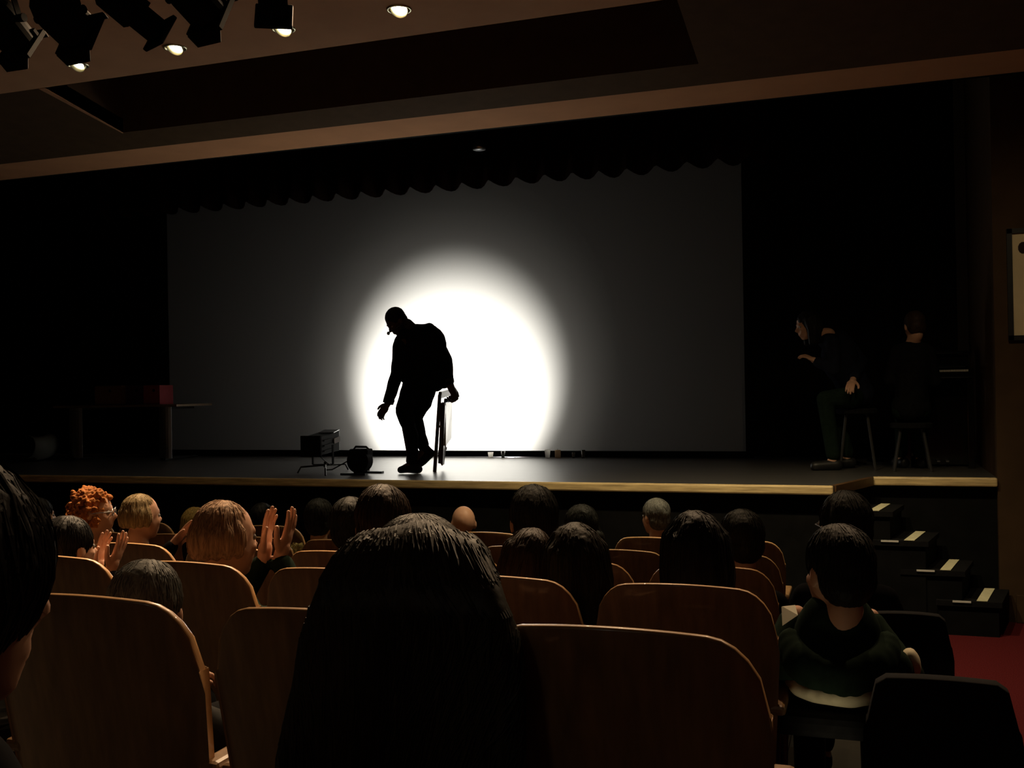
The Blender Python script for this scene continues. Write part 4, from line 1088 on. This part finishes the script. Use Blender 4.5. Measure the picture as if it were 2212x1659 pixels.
# the girl's long hair: a fall of locks down over the seat back, built about her head
def girl_hair():
    o = big; org = V(o.location); hc = at(895, 1109, Y=1.80) - V((0, 0, .122 * 1.04))
    for ch in list(o.children):
        if ch.name.startswith('hair'): bpy.data.objects.remove(ch)
    # outline of the hair in the photograph: half widths about its middle, by height
    ctrl = [(1109, 900, 60), (1135, 893, 120), (1180, 882, 168), (1240, 884, 200), (1300, 886, 224), (1360, 885, 238), (1440, 876, 246), (1540, 866, 260), (1680, 860, 275)]
    rows = []
    for py, mx, hw in ctrl:
        mx += 40
        p = at(mx, py, Y=1.78); q = at(mx + hw, py, Y=1.78); rows.append((p.z, p.x, (q.x - p.x)))
    mb = MB()
    mb.ell(hc + V((.012, -.012, .022)), (.101, .104, .106), None, 24, 14)
    def prof(z):
        for (z1, x1, h1), (z0, x0, h0) in zip(rows, rows[1:]):
            if z <= z1 and z >= z0: t = (z1 - z) / (z1 - z0 + 1e-9); return x1 + (x0 - x1) * t, h1 + (h0 - h1) * t
        return rows[-1][1], rows[-1][2]
    zb = rows[-1][0]; zt = rows[0][0] - .018; n = 19

    def lock(u, z, off=0.0):
        """a point of the hair's outer fall at height z, u across from side to side"""
        x, h = prof(z); h = max(.012, h - .030) + off
        dz = (z - (hc.z + .01)) / .150
        dome = math.sqrt(max(0.0, 1 - dz * dz)) if dz > 0 else 1.0
        back = math.sqrt(max(0, 1 - (u * .94) ** 2))
        y = hc.y - .012 - .088 * back * dome - smoothstep(hc.z - .06, hc.z - .24, z) * .055
        y += (min(y, 1.535) - y) * smoothstep(1.60, 1.38, z)
        y -= off * (.25 + .75 * back)
        return V(((x + u * h) * (.35 + .65 * y / 1.78), y, z))

    for a in range(n):
        u = a / (n - 1) * 2 - 1
        zz = [zt - .02 * abs(u) + (zb - zt) * (k / 13) ** 1.35 for k in range(14)]
        mb.chain([lock(u, z) for z in zz], [.026] + [.032] * 12 + [.022])
    me = remesh(mb, .0065, 5)
    displace(me, .006, (70, 50, 6), 4.0, lambda p: .75 * smoothstep(1.46, 1.30, p[2])); displace(me, .003, (150, 100, 8), 8.0, lambda p: smoothstep(1.46, 1.32, p[2]))
    from mathutils.bvhtree import BVHTree
    tree = BVHTree.FromPolygons([v.co.copy() for v in me.vertices], [tuple(p.vertices) for p in me.polygons])
    link_mesh('hair', me, H['girl'], o, org)
    rnd = random.Random(11); st_ = MB()
    # locks laid over the crown and down the fall, along the surface of the hair
    for i in range(850):
        ph = math.radians(rnd.uniform(-112, 112)); wob = rnd.uniform(-.10, .10); fr = rnd.uniform(1.5, 4); p0 = rnd.uniform(0, 6.28); lift = rnd.uniform(-.0012, .0016)
        pts = []; e0 = rnd.uniform(60, 88); zend = zb + rnd.uniform(.02, .22)
        for k in range(17):
            f = ph + wob * math.sin(p0 + k / 16 * fr * 2)
            if k < 8:
                el = math.radians(e0 + (0 - e0) * k / 8); src = V((hc.x, hc.y, hc.z)); d = V((math.sin(f) * math.cos(el), -math.cos(f) * math.cos(el), math.sin(el)))
            else:
                z = hc.z + (zend - hc.z) * (k - 8) / 8; x, h = prof(z); src = V((hc.x + (x - hc.x) * .7, hc.y + .0 - .10 * (k - 8) / 8, z)); d = V((math.sin(f), -math.cos(f), 0))
            hit = tree.ray_cast(src + d * .6, -d)
            if hit[0] is not None: pts.append(hit[0] + hit[1] * lift)
        if len(pts) > 5:
            r_ = rnd.uniform(.0012, .0026)
            st_.tube(pts, [.0006] + [r_] * (len(pts) - 2) + [.0005], 4)
    tag(st_.build('hair_strands', H['girl'], o, org), kind='stuff')


girl_hair()
# sheet of paper held by the person in green
p = [at(1688, 1311, Y=3.02), at(1716, 1308, Y=3.10), at(1722, 1330, Y=3.06), at(1690, 1352, Y=2.98)]
o = MB().hexa(p, [q + V((.002, .004, .001)) for q in p]).build('programme_sheet', M['paper'], None, p[3])
tag(o, 'creased white paper sheet beside the left shoulder of the person in green', 'paper')

# ------------------------------------------------------------------ the performer
def fig(px, py, dy=0.0): return at(px, py, Y=PY + dy)


def performer():
    hc = fig(856, 695); s = .98
    view = (hc - CAM).normalized()
    # head tipped forward and down to the left
    Rh = rotz(math.radians(100)) @ Matrix.Rotation(math.radians(-42), 3, 'X')
    Rh = rotz(math.radians(42)) @ Rh
    hip = [fig(893, 832, -.06), fig(921, 830, .10)]
    pel = fig(908, 822, .02)
    chest = fig(905, 745, .0); nb = fig(888, 708, .0)
    sh = [fig(862, 748, -.20), fig(926, 716, .16)]
    el = [fig(858, 806, -.24), fig(961, 778, .14)]
    wr = [fig(838, 872, -.22), fig(970, 828, .10)]
    kn = [fig(873, 887, -.10), fig(897, 902, .06)]
    an = [fig(891, 1004, -.04), fig(917, 968, .14)]
    an[0].z = STAGE_Z + .085
    b = MB()
    head_solids(b, hc, Rh, s)
    b.chain([hc + Rh @ V((0, -.02, -.07)), nb + V((0.0, 0, -.01))], [.050, .055])
    b.ell(chest, (.12, .09, .17), Matrix.Rotation(.15, 3, 'Y')); b.ell(pel, (.10, .09, .11)); b.cap(pel, chest, .085, .09)
    b.chain([sh[0], nb - V((0, 0, .06)), sh[1]], [.055, .07, .06])
    for i in (0, 1):
        b.chain([sh[i], el[i], wr[i]], [.050, .040, .028]); b.chain([hip[i], kn[i], an[i]], [.075, .05, .036])
    toe = [V((0, 0, 0)), V((0, 0, 0))]
    toe[0] = fig(866, 1019, -.08); toe[0].z = STAGE_Z + .035
    toe[1] = fig(896, 1007, .10); toe[1].z = STAGE_Z + .04
    b.chain([an[0], toe[0]], [.036, .028]); b.chain([an[1], toe[1]], [.036, .028])
    me = remesh(b, .0075, 3)
    left_dir = fig(817, 902, -.22) - fig(836, 874, -.22)
    place_hand(me, wr[0] + left_dir.normalized() * .01, left_dir, (.35, 1, .1), True, 'relaxed', 1.08)
    rd = fig(982, 852, .10) - wr[1]
    place_hand(me, wr[1] + rd.normalized() * .0, rd, (-.9, .2, -.35), False, 'grip', 1.42)
    eyes(me, hc, Rh, s, 1)
    org = V((an[0].x, PY, STAGE_Z)); me.transform(Matrix.Translation(-org))
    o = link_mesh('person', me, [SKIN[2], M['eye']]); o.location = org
    tag(o, 'performer in a dark suit bending forward over a folded chair before the round spotlight', 'person')
    hm = finish_hair(hair_solids('short', hc, Rh, s, .985), 'ring', s, .0065); link_mesh('hair', hm, H['black'], o, org)
    g = .016
    j = MB()
    j.cap(fig(886, 812, -.05), fig(890, 745, -.06), .085, .12); j.cap(fig(905, 815, -.02), fig(905, 760, -.05), .11, .13); j.cap(fig(925, 812, .06), fig(925, 745, .03), .10, .12)
    j.ell(fig(902, 745), (.165, .135, .17), None); j.ell(fig(930, 750, .04), (.15, .13, .20)); j.cap(fig(945, 775, .08), fig(930, 828, .06), .12, .085)
    j.cap(fig(880, 812, -.05), fig(935, 822, .06), .075)
    j.cap(fig(938, 800, .08), fig(943, 832, .08), .085, .06); j.cap(fig(955, 800, .10), fig(959, 828, .10), .05, .05)
    j.chain([sh[0], fig(876, 722, -.06), fig(890, 714, 0), sh[1]], [.055, .062, .060, .070])
    j.cap(fig(918, 714, .12), fig(926, 710, .14), .05)
    j.chain([sh[0], el[0], wr[0].lerp(el[0], .14)], [.062, .058, .046]); j.chain([sh[1], el[1], wr[1].lerp(el[1], .04)], [.075, .068, .050])
    jm = remesh(j, .010, 3); displace(jm, .010, (12, 12, 9), 2)
    link_mesh('suit_jacket', jm, CL['black'], o, org)
    t = MB()
    t.chain([hip[0], kn[0], fig(891, 945, -.07), an[0] + V((0, 0, .02))], [.100, .078, .054, .052])
    t.chain([hip[1], fig(916, 868, .09), kn[1], fig(905, 930, .10), fig(913, 962, .14)], [.105, .080, .060, .057, .054])
    t.cap(hip[0], hip[1], .105); t.cap(fig(893, 850, -.04), fig(905, 850, .05), .11)
    tm = remesh(t, .010, 3); displace(tm, .012, (10, 10, 14), 5)
    link_mesh('suit_trousers', tm, CL['black'], o, org)
    f = MB(); hl = V((an[0].x + .045, an[0].y + .02, STAGE_Z + .038)); f.chain([hl, toe[0].lerp(hl, .4) + V((0, 0, .012)), toe[0]], [.040, .042, .032]); f.cap(an[0] - V((0, 0, .02)), hl, .044, .036)
    link_mesh('shoe', remesh(f, .007, 3), M['softblack'], o, org)
    f = MB(); hl = fig(930, 979, .15); f.chain([hl, hl.lerp(toe[1], .5) + V((0, 0, .0)), toe[1]], [.040, .044, .030]); f.cap(an[1], hl, .046, .036)
    link_mesh('shoe', remesh(f, .007, 3), M['softblack'], o, org)
    cl_ = MB(); cl_.chain([fig(878, 702, .02), fig(886, 712, -.02)], [.062, .070]); cm = remesh(cl_, .008, 2); tag(link_mesh('shirt_collar', cm, CL['grey'], o, org), 'paler shirt collar')
    for i, (u, v_) in enumerate(((el[0], wr[0]), (el[1], wr[1]))):
        a_, b_ = v_.lerp(u, .15), v_.lerp(u, .02); tag(MB().cone(a_, b_, .050, .048, 18).build('shirt_cuff', CL['grey'], o, org), 'paler shirt cuff')
    mic = fig(839, 720, -.03)
    mb = MB(); mb.ell(mic, (.014, .014, .016)); mb.tube([mic, fig(847, 715, -.05), fig(868, 700, -.09), fig(877, 688, -.07)], .003, 6)
    mb.build('headset_microphone', M['blackmetal'], o, org)


performer()

# ------------------------------------------------------------------ the two musicians in the dark at the right of the stage
def seated_on_stage(px, py, Y, label, joints, hair, style, cloth, s, yaw, stool_label, stool_h):
    hc = at(px, py, Y=Y); Rh = rotz(yaw) @ Matrix.Rotation(math.radians(-14), 3, 'X')
    J = {k_: at(v_[0], v_[1], Y=Y + v_[2]) for k_, v_ in joints.items()}
    b = MB(); head_solids(b, hc, Rh, s)
    nb, pel = J['neck'], J['pel']; chest = pel.lerp(nb, .6)
    b.chain([hc + Rh @ V((0, -.03, -.08)), nb], [.05, .056]); b.ell(chest, (.14, .11, .2)); b.ell(pel, (.14, .12, .12)); b.cap(pel, chest, .11)
    b.chain([J['s0'], nb - V((0, 0, .04)), J['s1']], [.05, .06, .05])
    for i in '01':
        b.chain([J['s' + i], J['e' + i], J['w' + i]], [.047, .037, .027]); b.chain([J['h' + i], J['k' + i], J['a' + i]], [.08, .056, .038])
        J['a' + i].z = max(J['a' + i].z, STAGE_Z + .08)
        b.chain([J['a' + i], J['a' + i] + Rh.to_3x3() @ V((0, .13, 0)) * V((1, 1, 0)).length * .7 - V((0, 0, .045))], [.034, .028])
    me = remesh(b, .0105, 3)
    for i in '01': place_hand(me, J['w' + i], J['w' + i] - J['e' + i], (0, .2, -1), i == '0', 'relaxed', 1)
    eyes(me, hc, Rh, s, 1); org = V((pel.x, pel.y, STAGE_Z)); me.transform(Matrix.Translation(-org))
    o = link_mesh('person', me, [SKIN[0], M['eye']]); o.location = org; tag(o, label, 'person')
    link_mesh('hair', finish_hair(hair_solids(style, hc, Rh, s, 1.0), style, s, .0085), H[hair], o, org)
    j = MB(); g = .015
    j.ell(chest, (.14 + g, .11 + g, .21)); j.cap(pel + V((0, 0, .02)), chest, .12 + g); j.ell(pel, (.14 + g, .12 + g, .12 + g)); j.ell(nb - V((0, 0, .06)), (.10, .085, .06)); j.chain([J['s0'], nb - V((0, 0, .05)), J['s1']], [.05 + g, .06 + g, .05 + g])
    for i in '01': j.chain([J['s' + i], J['e' + i], J['w' + i].lerp(J['e' + i], .15)], [.047 + g, .037 + g, .03 + g])
    jm = remesh(j, .013, 3); displace(jm, .01, (9, 9, 6), 4); link_mesh('jacket', jm, CL[cloth], o, org)
    t = MB()
    for i in '01': t.chain([J['h' + i], J['k' + i], J['a' + i] + V((0, 0, .05))], [.08 + g, .056 + g, .045 + g])
    t.cap(J['h0'], J['h1'], .10); link_mesh('trousers', remesh(t, .014, 3), CL['green'], o, org)
    for i in '01':
        f = MB(); a_ = J['a' + i]; d_ = Rh @ V((0, 1, 0)); d_.z = 0; d_.normalize(); f.chain([a_ - V((0, 0, .035)) - d_ * .03, a_ + d_ * .15 - V((0, 0, .045))], [.050, .044]); link_mesh('shoe', remesh(f, .01, 2), M['blackmetal'], o, org)
    r = empty('stool', (pel.x, pel.y, STAGE_Z), stool_label, 'stool'); zt = pel.z - .125
    MB().lathe((pel.x, pel.y, zt - .05), [(0, .15), (.01, .17), (.04, .17), (.05, .15)], n=22).build('seat', M['softblack'], r)
    for k in range(4):
        t_ = k * math.pi / 2 + .78; MB().cone((pel.x + .12 * math.cos(t_), pel.y + .12 * math.sin(t_), zt - .05), (pel.x + .2 * math.cos(t_), pel.y + .2 * math.sin(t_), STAGE_Z), .012, .012, 8).build('leg', M['seatmetal'], r)
    return o


seated_on_stage(1744, 703, 9.1, 'musician in dark clothes sitting turned to the left in the dark right of the screen',
                dict(neck=(1790, 722, 0), pel=(1850, 850, .05), s0=(1800, 742, -.18), s1=(1818, 728, .18), e0=(1800, 800, -.25), w0=(1762, 780, -.22), e1=(1862, 780, .1), w1=(1842, 822, -.2),
                     h0=(1838, 858, -.09), h1=(1850, 855, .12), k0=(1782, 862, -.12), k1=(1800, 880, .12), a0=(1800, 1000, -.1), a1=(1830, 990, .14)), 'black', 'bob', 'navy', 1.0, math.radians(108),
                'dark stool under the musician turned to the left', .7)
seated_on_stage(1975, 706, 9.05, 'pianist in dark clothes sitting at the upright piano',
                dict(neck=(1972, 738, 0), pel=(1968, 880, .0), s0=(1940, 760, .0), s1=(2004, 762, .02), e0=(1922, 820, .0), w0=(1948, 782, .18), e1=(2020, 825, .02), w1=(2004, 796, .2),
                     h0=(1952, 885, 0), h1=(1984, 885, 0), k0=(1950, 900, .30), k1=(1988, 900, .30), a0=(1950, 1002, .28), a1=(1988, 1002, .28)), 'brown', 'short', 'black', 1.0, math.radians(20),
                'dark piano stool under the pianist', .5)

# ------------------------------------------------------------------ pieces that belong to a part rather than to the whole thing
def stem_of(o): return o.name.split('.')[0]


NEST = {'printed_figure': 'poster_sheet', 'label': 'housing', 'rib': 'housing', 'top_vent': 'housing', 'lens': 'housing', 'rear_cap': 'housing', 'cooling_fin': 'housing', 'colour_gel': 'colour_frame', 'barn_door': 'colour_frame',
        'fur_strands': 'fur_collar', 'hair_strands': 'hair', 'bulb': 'reflector', 'flap': 'carton', 'hand_hole': 'carton', 'wick': 'wax', 'back_pad': 'backrest', 'seat_pan': 'seat_cushion', 'key': 'key_bed', 'shirt_cuff': 'suit_jacket', 'knob': 'yoke'}
for root in [o for o in C.objects if o.parent is None]:
    kids = list(root.children)
    for ch in kids:
        want = NEST.get(stem_of(ch))
        if want:
            host = [k for k in kids if stem_of(k) == want]
            if host: ch.parent = host[0]
tr = sorted([k for k in st.children if stem_of(k) == 'tread'], key=lambda o: o.name)
for kind in ('grip_strip', 'metal_edge'):
    for a_, b_ in zip(sorted([k for k in st.children if stem_of(k) == kind], key=lambda o: o.name), tr): a_.parent = b_
